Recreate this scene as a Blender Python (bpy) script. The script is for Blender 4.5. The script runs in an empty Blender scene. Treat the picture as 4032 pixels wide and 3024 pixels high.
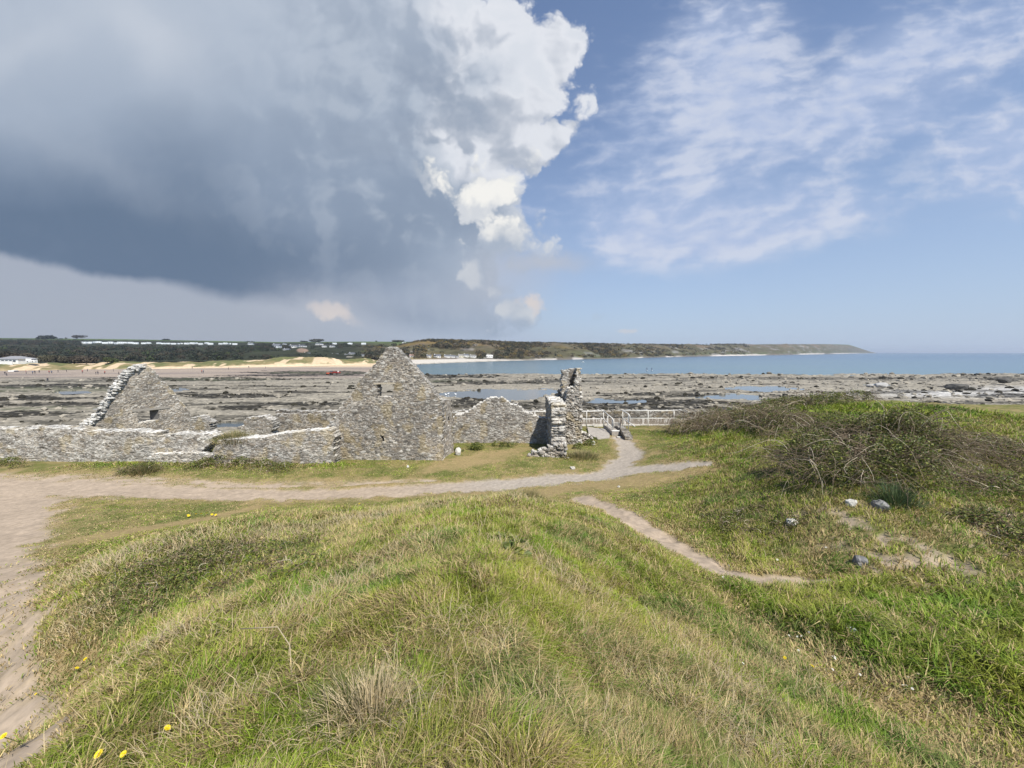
import bpy, bmesh, math, random
import numpy as np
from mathutils import Vector

random.seed(7)
RNG = np.random.default_rng(11)
scene = bpy.context.scene
COL = scene.collection

# ------------------------------------------------------------------ camera
F, CX, CY = 1515.0, 2016.0, 1512.0          # focal length and centre, in pixels of the 4032 x 3024 photograph
PITCH = math.radians(4.71)
EYE = 6.0
cam_d = bpy.data.cameras.new("camera")
cam_d.sensor_fit = 'HORIZONTAL'
cam_d.sensor_width = 36.0
cam_d.lens = 36.0 * F / 4032.0
cam_d.clip_start = 0.05
cam_d.clip_end = 90000.0
cam = bpy.data.objects.new("camera", cam_d)
cam.location = (0, 0, EYE)
cam.rotation_euler = (math.radians(90) - PITCH, 0, 0)
COL.objects.link(cam)
scene.camera = cam

# ------------------------------------------------------------------ render look
scene.view_settings.view_transform = 'Standard'
scene.view_settings.look = 'None'
scene.view_settings.gamma = 1.0
scene.view_settings.exposure = 0.38
scene.view_settings.use_curve_mapping = False
scene.cycles.max_bounces = 6
scene.cycles.volume_bounces = 0
scene.cycles.transparent_max_bounces = 8
scene.cycles.use_denoising = True
try:
    scene.cycles.denoiser = 'OPENIMAGEDENOISE'
    scene.cycles.denoising_input_passes = 'RGB_ALBEDO_NORMAL'
    scene.cycles.denoising_prefilter = 'ACCURATE'
except Exception:
    scene.cycles.use_denoising = False
scene.cycles.sample_clamp_indirect = 6.0

# ------------------------------------------------------------------ sun
SUN_AZ, SUN_EL = math.radians(148), math.radians(52)
sun_dir = Vector((math.sin(SUN_AZ) * math.cos(SUN_EL), math.cos(SUN_AZ) * math.cos(SUN_EL), math.sin(SUN_EL)))
sl = bpy.data.lights.new("sun", 'SUN')
sl.energy = 5.0
sl.angle = math.radians(0.5)
sl.color = (1.0, 0.95, 0.86)
so = bpy.data.objects.new("sun", sl)
so.rotation_euler = (-sun_dir).to_track_quat('-Z', 'Y').to_euler()
so.location = (0, 0, 200)
COL.objects.link(so)


# ------------------------------------------------------------------ node expressions
def lin(r, g, b):
    f = lambda c: (c / 255 / 12.92) if c / 255 <= 0.04045 else ((c / 255 + 0.055) / 1.055) ** 2.4
    return (f(r), f(g), f(b))


class G:
    """small helper that writes node trees as expressions"""
    def __init__(self, tree):
        self.t = tree

    def new(self, kind):
        return self.t.nodes.new(kind)

    def put(self, sock, v):
        if isinstance(v, E):
            self.t.links.new(v.s, sock)
        elif v is not None:
            try:
                sock.default_value = v
            except Exception:
                sock.default_value = (v, v, v)

    def math(self, op, a, b=None, c=None, clamp=False):
        n = self.new('ShaderNodeMath')
        n.operation = op
        n.use_clamp = clamp
        for i, v in enumerate((a, b, c)):
            if v is not None:
                self.put(n.inputs[i], v)
        return E(self, n.outputs[0])

    def vec(self, x, y, z):
        n = self.new('ShaderNodeCombineXYZ')
        for i, v in enumerate((x, y, z)):
            self.put(n.inputs[i], v)
        return E(self, n.outputs[0])

    def sep(self, v):
        n = self.new('ShaderNodeSeparateXYZ')
        self.put(n.inputs[0], v)
        return [E(self, o) for o in n.outputs]

    def vmath(self, op, a, b=None, scale=None):
        n = self.new('ShaderNodeVectorMath')
        n.operation = op
        self.put(n.inputs[0], a)
        if b is not None:
            self.put(n.inputs[1], b)
        if scale is not None:
            self.put(n.inputs['Scale'], scale)
        return E(self, n.outputs[0])

    dims = '3D'

    def noise(self, v, scale, detail=4, rough=0.5, dist=0.0, color=False, lac=2.0):
        n = self.new('ShaderNodeTexNoise')
        n.noise_dimensions = self.dims
        self.put(n.inputs['Vector'], v)
        n.inputs['Scale'].default_value = scale
        n.inputs['Detail'].default_value = detail
        n.inputs['Roughness'].default_value = rough
        n.inputs['Lacunarity'].default_value = lac
        n.inputs['Distortion'].default_value = dist
        return E(self, n.outputs['Color' if color else 'Fac'])

    def voronoi(self, v, scale, feature='F1', detail=0, rough=0.5, smooth=0.5, out='Distance'):
        n = self.new('ShaderNodeTexVoronoi')
        n.feature = feature
        n.voronoi_dimensions = self.dims
        self.put(n.inputs['Vector'], v)
        n.inputs['Scale'].default_value = scale
        if 'Detail' in n.inputs:
            n.inputs['Detail'].default_value = detail
            n.inputs['Roughness'].default_value = rough
        if feature == 'SMOOTH_F1':
            n.inputs['Smoothness'].default_value = smooth
        return E(self, n.outputs[out])

    def ramp(self, v, lo, hi, a=0.0, b=1.0, smooth=True):
        n = self.new('ShaderNodeMapRange')
        n.interpolation_type = 'SMOOTHSTEP' if smooth else 'LINEAR'
        n.clamp = True
        self.put(n.inputs[0], v)
        for i, q in enumerate((lo, hi, a, b)):
            self.put(n.inputs[i + 1], q)
        return E(self, n.outputs[0])

    def mix(self, f, a, b, mode='MIX'):
        n = self.new('ShaderNodeMix')
        n.data_type = 'RGBA'
        n.blend_type = mode
        n.clamp_factor = True
        self.put(n.inputs[0], f)
        for i, q in ((6, a), (7, b)):
            if isinstance(q, tuple) and len(q) == 3:
                q = (*q, 1.0)
            self.put(n.inputs[i], q)
        return E(self, n.outputs[2])

    def attr(self, name, out='Color'):
        n = self.new('ShaderNodeAttribute')
        n.attribute_name = name
        return E(self, n.outputs[out])


class E:
    def __init__(self, g, s):
        self.g, self.s = g, s
    def __add__(self, o): return self.g.math('ADD', self, o)
    __radd__ = __add__
    def __mul__(self, o): return self.g.math('MULTIPLY', self, o)
    __rmul__ = __mul__
    def __sub__(self, o): return self.g.math('SUBTRACT', self, o)
    def __rsub__(self, o): return self.g.math('SUBTRACT', o, self)
    def __truediv__(self, o): return self.g.math('DIVIDE', self, o)
    def max(self, o): return self.g.math('MAXIMUM', self, o)
    def min(self, o): return self.g.math('MINIMUM', self, o)
    def smax(self, o, k): return self.g.math('SMOOTH_MAX', self, o, k)
    def smin(self, o, k): return self.g.math('SMOOTH_MIN', self, o, k)


# ------------------------------------------------------------------ sky: Nishita air with painted-by-noise clouds
world = bpy.data.worlds.new("World")
scene.world = world
world.use_nodes = True
world.cycles.sampling_method = 'MANUAL'
world.cycles.sample_map_resolution = 512
wt = world.node_tree
wt.nodes.clear()
g = G(wt)
g.dims = '2D'


CLOUD = 2 ** -0.38          # the cloud colours below are as seen; this undoes the exposure


def build_sky():
    sky = g.new('ShaderNodeTexSky')
    sky.sky_type = 'NISHITA'
    sky.sun_disc = False
    sky.sun_elevation = SUN_EL
    sky.sun_rotation = SUN_AZ
    sky.altitude = 0
    sky.air_density = 1.0
    sky.dust_density = 0.8
    sky.ozone_density = 1.6
    bg1 = g.new('ShaderNodeBackground')
    bg1.inputs['Strength'].default_value = 0.092
    tc = g.new('ShaderNodeTexCoord')
    d = g.vmath('NORMALIZE', E(g, tc.outputs['Generated']))
    x, y, z = g.sep(d)
    cp, sp = math.cos(PITCH), math.sin(PITCH)
    fy = y * cp - z * sp
    up = y * sp + z * cp
    fm = fy.max(0.14)
    u = x / fm
    v = up / fm
    front = g.ramp(fy, 0.10, 0.30)
    X = lambda px: (px - 1106) / 831.0
    Y = lambda py: (829.5 - py) / 831.0
    R = lambda r: r / 831.0
    p = g.vec(u, v, 0.0)

    # domain warp
    w1 = g.noise(p, 2.6, 2, 0.5, color=True)
    w1x, w1y, _ = g.sep(w1)
    w2 = g.noise(p, 9.0, 5, 0.6, color=True)
    w2x, w2y, _ = g.sep(w2)
    uw = u + (w1x - 0.5) * 0.10 + (w2x - 0.5) * 0.075
    vw = v + (w1y - 0.5) * 0.10 + (w2y - 0.5) * 0.075
    # cauliflower detail
    pv = g.vec(u + (w2x - 0.5) * 0.05, v + (w2y - 0.5) * 0.05, 0.0)
    vor = g.voronoi(pv, 6.5, 'SMOOTH_F1', detail=4, rough=0.55, smooth=0.35)
    bil = 0.55 - vor

    def disc(a, b, r, rx=1.0):
        du = (a[0] - X(b[0])) * (1.0 / rx)
        dv = a[1] - Y(b[1])
        return R(r) - g.math('SQRT', du * du + dv * dv)

    def gauss(cx, cy, rx, ry, rot=0.0, uu=None, vv=None):
        uu = u if uu is None else uu
        vv = v if vv is None else vv
        c, s = math.cos(rot), math.sin(rot)
        du, dv = uu - X(cx), vv - Y(cy)
        a = (du * c + dv * s) * (1.0 / R(rx))
        b = (dv * c - du * s) * (1.0 / R(ry))
        return g.math('EXPONENT', (a * a + b * b) * -1.0)

    pw = (uw, vw)
    field = None
    for b in [(870, -30, 245, 1), (1075, 150, 190, 1), (1050, 265, 168, 1), (300, 120, 720, 1.1), (620, 430, 440, 1.1),
              (1005, 470, 160, 1.05), (985, 580, 160, 1.05), (1000, 680, 130, 1.3)]:
        q = disc(pw, b, b[2], b[3])
        field = q if field is None else field.smax(q, 0.05)
    # rain-dark underside: a straight, soft lower edge that climbs to the left
    und = v - (g.math('MULTIPLY', u, -0.19) + (Y(555) - 0.19 * 1106 / 831.0)) + (w2y - 0.5) * 0.03 + (w1y - 0.5) * 0.06
    alpha = g.ramp(field + (bil + 0.1) * 0.13 * g.ramp(field, 0.05, 0.16, 1.0, 0.2), -0.012, g.ramp(v, Y(600), Y(400), 0.06, 0.025))
    alpha = alpha * g.ramp(und, -0.008, g.ramp(u, X(200), X(700), 0.022, 0.06))

    # relief: billows looked up again a step toward the light
    def bump(du, dv):
        q = g.vec(u + (w1x - 0.5) * 0.12 + (w2x - 0.5) * 0.05 + du, v + (w1y - 0.5) * 0.12 + (w2y - 0.5) * 0.05 + dv, 0)
        return g.voronoi(q, 3.3, 'SMOOTH_F1', detail=4, rough=0.5, smooth=0.7)
    rel = bump(0.022, 0.026) - bump(0, 0)
    nb = g.noise(g.vec(u + 3.1, v + (w1x - 0.5) * 0.2, 0), 2.6, 6, 0.55)
    soft = g.noise(g.vec(u * 0.8 + v * 0.35 + 7.7, v - u * 0.25, 0), 2.2, 4, 0.5)

    # brightness of the cloud
    fe = field + (bil - 0.0) * 0.10
    edge = g.ramp(fe, 0.0, 0.27, 1.0, 0.0)
    rim = g.ramp(fe, 0.0, 0.11, 1.0, 0.0)
    right = g.ramp(u, X(700), X(1060))
    white = edge * right * g.ramp(v, Y(430), Y(330))
    white = (white + gauss(990, 20, 170, 70) * 0.6 + gauss(1150, 190, 100, 130) * 0.6 + rim * right * g.ramp(v, Y(740), Y(560)) * 0.55).min(1.0)
    base = g.mix(g.ramp(v, Y(420), Y(0)), lin(150, 165, 186), lin(180, 191, 207))
    shade = g.ramp(und, 0.0, 0.46, 1.0, 0.0) * g.ramp(und, -0.03, 0.05, 0.6, 1.0)
    shade = (shade * g.ramp(u, X(1090), X(600), 0.25, 1.0) + gauss(330, 480, 430, 90, -0.12) * 0.30 + gauss(430, 300, 260, 90, -0.2) * 0.25).min(1.0)
    shade = (shade + (soft - 0.5) * 0.9 * g.ramp(u, X(1100), X(800)) + (nb - 0.5) * 0.35).min(1.0).max(0.0)
    colr = g.mix(shade, base, lin(103, 122, 147))
    colr = g.mix(gauss(330, 80, 60, 130, 0.9, uw, vw) * 0.5 + gauss(40, 110, 170, 50, 0.5, uw, vw) * 0.3 + gauss(150, 330, 300, 40, -0.5, uw, vw) * 0.12, colr, lin(208, 214, 224))
    wn = g.ramp(white + rel * 1.25 * (white * 0.85 + 0.15) + (nb - 0.5) * 0.7 * white, 0.08, 1.12)
    colr = g.mix(wn, colr, lin(228, 231, 238))
    colr = g.mix(g.ramp(u, X(820), X(1060)) * g.ramp(v, Y(470), Y(560)) * 0.75, colr, lin(166, 181, 201))
    colr = g.mix(gauss(920, 650, 240, 55, -0.05) * 0.8, colr, lin(163, 175, 194))
    # grey hollows between the white heads
    hollow = gauss(930, 175, 190, 60, -0.15, uw, vw) * 0.8 + gauss(900, 300, 170, 55, 0.1, uw, vw) * 0.7 + gauss(1020, 340, 110, 36, 0, uw, vw) * 0.55 + gauss(700, 60, 90, 90, 0, uw, vw) * 0.25
    colr = g.mix(hollow * g.ramp(rel, 0.10, -0.05), colr, lin(158, 170, 188))
    # silver lips and dark folds of the billows
    amp = g.ramp(u, X(330), X(1000), 0.05, 1.0) * g.ramp(v, Y(640), Y(400), 0.25, 1.0)
    colr = g.mix(g.ramp(rel, -0.02, 0.22) * amp * 0.42, colr, lin(205, 213, 224))
    colr = g.mix(g.ramp(rel, 0.02, -0.20) * amp * 0.38, colr, lin(132, 148, 171))
    # bright towers of cumulus at the edge of the rain cloud
    tw = disc(pw, (1000, 440, 0), 84, 1.5).smax(disc(pw, (1030, 366, 0), 40, 0.8), 0.06)
    tw = tw.smax(disc(pw, (1085, 552, 0), 48, 1.8), 0.05).smax(disc(pw, (1075, 615, 0), 44, 1.0), 0.05).smax(disc(pw, (1120, 668, 0), 34, 2.0), 0.05)
    twf = tw + (bil + 0.33) * 0.20
    tow = g.ramp(twf, 0.0, 0.05)
    lowt = g.ramp(vw + (w2x - 0.5) * 0.12, Y(545), Y(470))
    tow = tow * g.ramp(lowt, 0.0, 1.0, 0.42, 1.0) * (1.0 - g.ramp(gauss(930, 520, 90, 50, 0.3, uw, vw), 0.35, 0.8))
    tow = tow * g.ramp(u, X(880), X(960))
    tcol = g.mix(g.ramp(rel + (nb - 0.5) * 0.25 + twf * 0.2, -0.10, 0.16), g.mix(lowt, lin(176, 190, 208), lin(212, 216, 222)), lin(245, 244, 240))
    colr = g.mix(tow, colr, tcol)
    alpha = alpha.max(tow)

    # thin altocumulus on the right
    c, s = math.cos(0.14), math.sin(0.14)
    ua, va = u * c + v * s, v * c - u * s
    mw = g.noise(p, 2.0, 3, 0.5, color=True)
    mx, my, _ = g.sep(mw)
    pa = g.vec(ua * 1.0 + (mx - 0.5) * 0.14 + (w2x - 0.5) * 0.05, va * 1.5 + (my - 0.5) * 0.14 + (w2y - 0.5) * 0.05, 5.0)
    pb = g.vec(ua * 1.0 + (w2x - 0.5) * 0.045 + (mx - 0.5) * 0.10, va * 2.5 + (w2y - 0.5) * 0.07 + (my - 0.5) * 0.10, 5.0)
    al = g.noise(pa, 4.2, 6, 0.5, 0.0) * 0.52 + g.noise(pb, 10.5, 4, 0.5, 0.0) * 0.48
    al2 = g.noise(pa, 1.9, 3, 0.5)
    M = None
    for a in [(1440, 190, 150, 110, 0.5, 1.05), (1560, 60, 170, 110, 0.3, 0.95), (1640, 190, 150, 70, 0.3, 0.5), (1600, 340, 330, 90, 0.22, 0.95),
              (1400, 320, 240, 110, 0.2, 0.8), (1690, 475, 230, 60, 0.12, 1.25), (1400, 470, 280, 85, 0.0, 0.85), (2090, 70, 240, 110, 0.35, 1.1),
              (1880, 180, 130, 50, 0.7, 0.7), (2190, 350, 150, 110, 0.3, 1.0), (1820, 320, 210, 40, 0.42, 0.7)]:
        q = gauss(*a[:5], uu=u + (mx - 0.5) * 0.12, vv=v + (my - 0.5) * 0.12) * a[5]
        M = q if M is None else M + q
    M = M.min(1.15)
    aa = g.ramp(al + (al2 - 0.5) * 0.30 + M * 0.20, 0.47, 0.88) * g.ramp(M, 0.02, 0.45)
    veil = g.noise(g.vec(ua, va * 1.6, 9.0), 1.6, 4, 0.5)
    aa = (aa * 0.70 + g.ramp(M, 0.1, 1.0) * 0.42 * g.ramp(veil, 0.25, 0.6)).min(0.88)
    acol = g.mix(g.ramp(al, 0.42, 0.66), lin(184, 198, 227), lin(209, 216, 233))

    # horizon milk: distant air
    hz = g.math('EXPONENT', (z.max(0.0)) * (-1.0 / 0.38))
    nish = E(g, sky.outputs[0])
    bluer = g.mix(1.0, nish, (0.80, 0.97, 1.18), 'MULTIPLY')
    wt.links.new(bluer.s, bg1.inputs['Color'])

    low = g.mix(g.ramp(u, X(500), X(1500)), lin(168, 174, 187), lin(186, 202, 226))
    bgl = g.new('ShaderNodeBackground')
    bgl.inputs['Strength'].default_value = CLOUD
    wt.links.new(low.s, bgl.inputs['Color'])
    bga = g.new('ShaderNodeBackground')
    bga.inputs['Strength'].default_value = CLOUD
    wt.links.new(acol.s, bga.inputs['Color'])
    bgc = g.new('ShaderNodeBackground')
    bgc.inputs['Strength'].default_value = CLOUD
    # cream cumulus far off, low over the hills
    c3 = g.ramp(gauss(720, 685, 70, 24, -0.25, uw, vw) + bil * 0.35 + rel * 0.8, 0.30, 0.75) * gauss(720, 685, 130, 55)
    c4 = g.ramp(gauss(1150, 655, 42, 26, -0.5, uw, vw) + (bil + 0.0) * 0.9 * gauss(1150, 655, 80, 45), 0.3, 0.75)
    c5 = g.ramp(gauss(1360, 712, 22, 9, 0, uw, vw) + (bil + 0.0) * 0.5 * gauss(1360, 712, 40, 20), 0.4, 0.9) * 0.5
    halo = gauss(700, 665, 130, 38, -0.1, uw, vw) * 0.55 + gauss(1080, 600, 110, 75, 0.2, uw, vw) * 0.5 + gauss(1190, 560, 80, 22, 0.05, uw, vw) * 0.6
    crm = lin(221, 212, 208)

    def over(lower, upper, f):
        m = g.new('ShaderNodeMixShader')
        g.put(m.inputs[0], f)
        wt.links.new(lower, m.inputs[1])
        wt.links.new(upper, m.inputs[2])
        return m.outputs[0]
    wt.links.new(colr.s, bgc.inputs['Color'])
    bgw = g.new('ShaderNodeBackground')
    bgw.inputs['Strength'].default_value = CLOUD
    bgw.inputs['Color'].default_value = (*crm, 1)
    bgh = g.new('ShaderNodeBackground')
    bgh.inputs['Strength'].default_value = CLOUD
    bgh.inputs['Color'].default_value = (*lin(188, 193, 205), 1)
    left_low = g.ramp(u, X(1250), X(700)) * g.ramp(v, Y(470), Y(600))
    s_ = over(bg1.outputs[0], bgl.outputs[0], (hz * 0.92 + left_low * 0.85).min(0.95) * front)
    s_ = over(s_, bga.outputs[0], aa * front)
    s_ = over(s_, bgc.outputs[0], alpha * front)
    s_ = over(s_, bgh.outputs[0], halo * front)
    s_ = over(s_, bgw.outputs[0], (c3 + c4 + c5).min(1.0) * front * 0.85)
    o = g.new('ShaderNodeOutputWorld')
    wt.links.new(s_, o.inputs['Surface'])


build_sky()


# ------------------------------------------------------------------ pixel rays and numeric noise
CP, SP = math.cos(PITCH), math.sin(PITCH)


def ray(px, py):
    a = (np.asarray(px, float) - CX) / F
    b = (CY - np.asarray(py, float)) / F
    return a, CP + b * SP, -SP + b * CP


def P(px, py, D):
    """world point seen at photo pixel (px, py) at depth Y = D"""
    dx, dy, dz = ray(px, py)
    t = D / dy
    return np.array([dx * t, D + 0 * t, EYE + dz * t]).T


def Pz(px, py, z):
    dx, dy, dz = ray(px, py)
    t = (z - EYE) / dz
    return np.array([dx * t, dy * t, z + 0 * t]).T


def proj(x, y, z):
    """photo pixel of a world point (used once, to lay out patches of weed and sand where they lie)"""
    f = y * CP - (z - EYE) * SP
    u = y * SP + (z - EYE) * CP
    f = np.maximum(f, 0.05)
    return CX + F * x / f, CY - F * u / f


def hash3(ix, iy, iz, s=0):
    h = (ix.astype(np.int64) * 374761393 + iy.astype(np.int64) * 668265263 + iz.astype(np.int64) * 2147483647 + s * 974711) & 0xffffffff
    h = ((h ^ (h >> 13)) * 1274126177) & 0xffffffff
    h = ((h ^ (h >> 16)) * 2246822519) & 0xffffffff
    h = h ^ (h >> 15)
    return (h & 0xffffff) / float(0x1000000)


def vnoise(x, y, z=None, s=0):
    x = np.asarray(x, float); y = np.asarray(y, float)
    z = np.zeros_like(x) if z is None else np.asarray(z, float)
    ix, iy, iz = np.floor(x), np.floor(y), np.floor(z)
    fx, fy, fz = x - ix, y - iy, z - iz
    fx, fy, fz = [t * t * t * (t * (t * 6 - 15) + 10) for t in (fx, fy, fz)]
    ix, iy, iz = ix.astype(np.int64), iy.astype(np.int64), iz.astype(np.int64)
    r = 0
    for dz in (0, 1):
        wz = fz if dz else 1 - fz
        for dy in (0, 1):
            wy = fy if dy else 1 - fy
            for dx in (0, 1):
                wx = fx if dx else 1 - fx
                r = r + hash3(ix + dx, iy + dy, iz + dz, s) * wx * wy * wz
    return r


def fbm(x, y, z=None, o=4, s=0, gain=0.5):
    a, t, n, f = 1.0, 0, 0, 1.0
    for k in range(o):
        t = t + a * vnoise(np.asarray(x) * f, np.asarray(y) * f, None if z is None else np.asarray(z) * f, s + k)
        n += a
        a *= gain
        f *= 2.03
    return t / n


def worley(p, s=0, jit=0.9):
    """F1, F2 and the hash and feature point of the nearest cell of a 3D cellular pattern"""
    ip = np.floor(p).astype(np.int64)
    n = len(p)
    f1 = np.full(n, 9.0); f2 = np.full(n, 9.0); hid = np.zeros(n); fp = np.zeros((n, 3))
    for dx in (-1, 0, 1):
        for dy in (-1, 0, 1):
            for dz in (-1, 0, 1):
                c = ip + np.array([dx, dy, dz])
                q = np.stack([hash3(c[:, 0], c[:, 1], c[:, 2], s + k) for k in (1, 2, 3)], 1)
                q = c + 0.5 + (q - 0.5) * jit
                d = np.sqrt(((p - q) ** 2).sum(1))
                near = d < f1
                f2 = np.where(near, f1, np.minimum(f2, d))
                f1 = np.where(near, d, f1)
                hid = np.where(near, hash3(c[:, 0], c[:, 1], c[:, 2], s + 9), hid)
                fp[near] = q[near]
    return f1, f2, hid, fp


def sstep(a, b, x):
    t = np.clip((np.asarray(x, float) - a) / (b - a), 0, 1)
    return t * t * (3 - 2 * t)


def seg_dist(x, y, pts):
    """distance to a polyline, and the position along it as a 0..n-1 parameter"""
    best = np.full(np.shape(x), 1e9); par = np.zeros(np.shape(x))
    for i in range(len(pts) - 1):
        ax, ay = pts[i][:2]; bx, by = pts[i + 1][:2]
        dx, dy = bx - ax, by - ay
        t = np.clip(((x - ax) * dx + (y - ay) * dy) / (dx * dx + dy * dy + 1e-9), 0, 1)
        d = np.hypot(x - ax - t * dx, y - ay - t * dy)
        m = d < best
        best = np.where(m, d, best); par = np.where(m, i + t, par)
    return best, par


def in_poly(x, y, poly):
    x = np.asarray(x, float); y = np.asarray(y, float)
    r = np.zeros(x.shape, bool)
    n = len(poly)
    for i in range(n):
        x0, y0 = poly[i]; x1, y1 = poly[(i + 1) % n]
        c = ((y0 > y) != (y1 > y)) & (x < (x1 - x0) * (y - y0) / ((y1 - y0) if y1 != y0 else 1e-9) + x0)
        r ^= c
    return r


# ------------------------------------------------------------------ mesh helpers
def mesh_np(name, verts, quads=None, tris=None, col=None, mat=None, parent=None, smooth=True, loc=None):
    verts = np.asarray(verts, np.float32)
    me = bpy.data.meshes.new(name)
    nq = 0 if quads is None else len(quads)
    nt = 0 if tris is None else len(tris)
    me.vertices.add(len(verts))
    me.vertices.foreach_set("co", verts.ravel())
    li = []
    if nq: li.append(np.asarray(quads, np.int32).ravel())
    if nt: li.append(np.asarray(tris, np.int32).ravel())
    li = np.concatenate(li)
    me.loops.add(len(li))
    me.loops.foreach_set("vertex_index", li)
    me.polygons.add(nq + nt)
    ls = np.concatenate([np.arange(nq) * 4, nq * 4 + np.arange(nt) * 3]).astype(np.int32)
    me.polygons.foreach_set("loop_start", ls)
    try:
        me.polygons.foreach_set("loop_total", np.concatenate([np.full(nq, 4), np.full(nt, 3)]).astype(np.int32))
    except Exception:
        pass
    me.polygons.foreach_set("use_smooth", np.full(nq + nt, smooth))
    if col is not None:
        col = np.asarray(col, np.float32)
        if col.shape[1] == 3:
            col = np.concatenate([col, np.ones((len(col), 1), np.float32)], 1)
        at = me.attributes.new("Col", 'FLOAT_COLOR', 'POINT')
        at.data.foreach_set("color", col.ravel())
    me.update(calc_edges=True)
    if mat is not None:
        me.materials.append(mat)
    ob = bpy.data.objects.new(name, me)
    COL.objects.link(ob)
    if parent is not None:
        ob.parent = parent
    if loc is not None:
        ob.location = loc
    return ob


def tag(o, label=None, cat=None, group=None, kind=None):
    if label: o["label"] = label
    if cat: o["category"] = cat
    if group: o["group"] = group
    if kind: o["kind"] = kind
    return o


def empty(name, loc=(0, 0, 0), rz=0.0):
    o = bpy.data.objects.new(name, None)
    o.empty_display_size = 0.2
    o.location = loc
    o.rotation_euler = (0, 0, rz)
    COL.objects.link(o)
    return o


def children_of(o):
    return [c for c in bpy.data.objects if c.parent == o]


def dup(o, loc, rz=0.0, scale=1.0, label=None, parent=None):
    c = o.copy()
    COL.objects.link(c)
    if parent is not None:
        c.parent = parent
    else:
        c.location = loc
        c.rotation_euler = (0, 0, rz)
        c.scale = (scale, scale, scale) if not isinstance(scale, tuple) else scale
    if label:
        c["label"] = label
    for ch in list(o.children):
        dup(ch, None, parent=c)
    return c


class MB:
    """collects boxes, prisms and tubes into one mesh"""
    def __init__(self):
        self.v, self.q, self.t, self.c = [], [], [], []
        self.n = 0

    def add(self, v, q=(), t=(), col=(1, 1, 1)):
        b = self.n
        self.v.append(np.asarray(v, float).reshape(-1, 3))
        k = len(self.v[-1])
        self.n += k
        if len(q): self.q.append(np.asarray(q, int) + b)
        if len(t): self.t.append(np.asarray(t, int) + b)
        c = np.asarray(col, float)
        self.c.append(np.tile(c, (k, 1)) if c.ndim == 1 else c)
        return self

    def box(self, x0, y0, z0, x1, y1, z1, col=(1, 1, 1), taper=0.0):
        t = taper
        v = [(x0, y0, z0), (x1, y0, z0), (x1, y1, z0), (x0, y1, z0), (x0 + t, y0 + t, z1), (x1 - t, y0 + t, z1), (x1 - t, y1 - t, z1), (x0 + t, y1 - t, z1)]
        return self.add(v, [(0, 3, 2, 1), (4, 5, 6, 7), (0, 1, 5, 4), (1, 2, 6, 5), (2, 3, 7, 6), (3, 0, 4, 7)], col=col)

    def tube(self, pts, r, n=6, col=(1, 1, 1), r2=None):
        pts = np.asarray(pts, float)
        m = len(pts)
        tan = np.gradient(pts, axis=0)
        tan /= np.linalg.norm(tan, axis=1)[:, None] + 1e-9
        ref = np.array([0.31, 0.13, 0.94]) if abs(tan[0, 2]) < 0.8 else np.array([0.9, 0.3, 0.1])
        a = np.cross(tan, ref); a /= np.linalg.norm(a, axis=1)[:, None] + 1e-9
        b = np.cross(tan, a)
        rr = np.linspace(r, r if r2 is None else r2, m)
        an = np.arange(n) * 2 * np.pi / n
        v = pts[:, None, :] + rr[:, None, None] * (np.cos(an)[None, :, None] * a[:, None, :] + np.sin(an)[None, :, None] * b[:, None, :])
        v = v.reshape(-1, 3)
        q = []
        for i in range(m - 1):
            for k in range(n):
                q.append((i * n + k, i * n + (k + 1) % n, (i + 1) * n + (k + 1) % n, (i + 1) * n + k))
        t = [(0, k + 1, k) for k in range(1, n - 1)] + [((m - 1) * n, (m - 1) * n + k, (m - 1) * n + k + 1) for k in range(1, n - 1)]
        return self.add(v, q, t, col)

    def build(self, name, mat=None, parent=None, smooth=False, loc=None):
        return mesh_np(name, np.concatenate(self.v), np.concatenate(self.q) if self.q else None, np.concatenate(self.t) if self.t else None,
                       np.concatenate(self.c), mat, parent, smooth, loc)


# ------------------------------------------------------------------ materials
def material(name):
    m = bpy.data.materials.new(name)
    m.use_nodes = True
    m.node_tree.nodes.clear()
    return m, G(m.node_tree)


def finish(m, gg, color, rough=0.9, bump=None, bdist=0.02, bstr=0.6, spec=0.3, trans=0.0):
    b = gg.new('ShaderNodeBsdfPrincipled')
    gg.put(b.inputs['Base Color'], (*color, 1) if isinstance(color, tuple) else color)
    gg.put(b.inputs['Roughness'], rough)
    b.inputs['Specular IOR Level'].default_value = spec
    if bump is not None:
        n = gg.new('ShaderNodeBump')
        n.inputs['Strength'].default_value = bstr
        n.inputs['Distance'].default_value = bdist
        gg.put(n.inputs['Height'], bump)
        gg.t.links.new(n.outputs[0], b.inputs['Normal'])
    out = gg.new('ShaderNodeOutputMaterial')
    s = b.outputs[0]
    if trans > 0:
        tr = gg.new('ShaderNodeBsdfTranslucent')
        gg.put(tr.inputs['Color'], (*color, 1) if isinstance(color, tuple) else color)
        mx = gg.new('ShaderNodeMixShader')
        mx.inputs[0].default_value = trans
        gg.t.links.new(s, mx.inputs[1])
        gg.t.links.new(tr.outputs[0], mx.inputs[2])
        s = mx.outputs[0]
    gg.t.links.new(s, out.inputs['Surface'])
    return m


def attr_mat(name, rough=0.9, nscale=8.0, namt=0.25, bstr=0.0, bdist=0.02, spec=0.25, trans=0.0, tint=None):
    """colour from the vertex attribute, varied by 3D noise"""
    m, gg = material(name)
    c = gg.attr("Col")
    tc = gg.new('ShaderNodeTexCoord')
    pos = E(gg, tc.outputs['Object'])
    n = gg.noise(pos, nscale, 5, 0.6)
    f = gg.ramp(n, 0.25, 0.75, 1.0 - namt, 1.0 + namt, smooth=False)
    cc = gg.vmath('SCALE', c, scale=f)
    return finish(m, gg, cc, rough, n if bstr else None, bdist, bstr, spec, trans)


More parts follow.
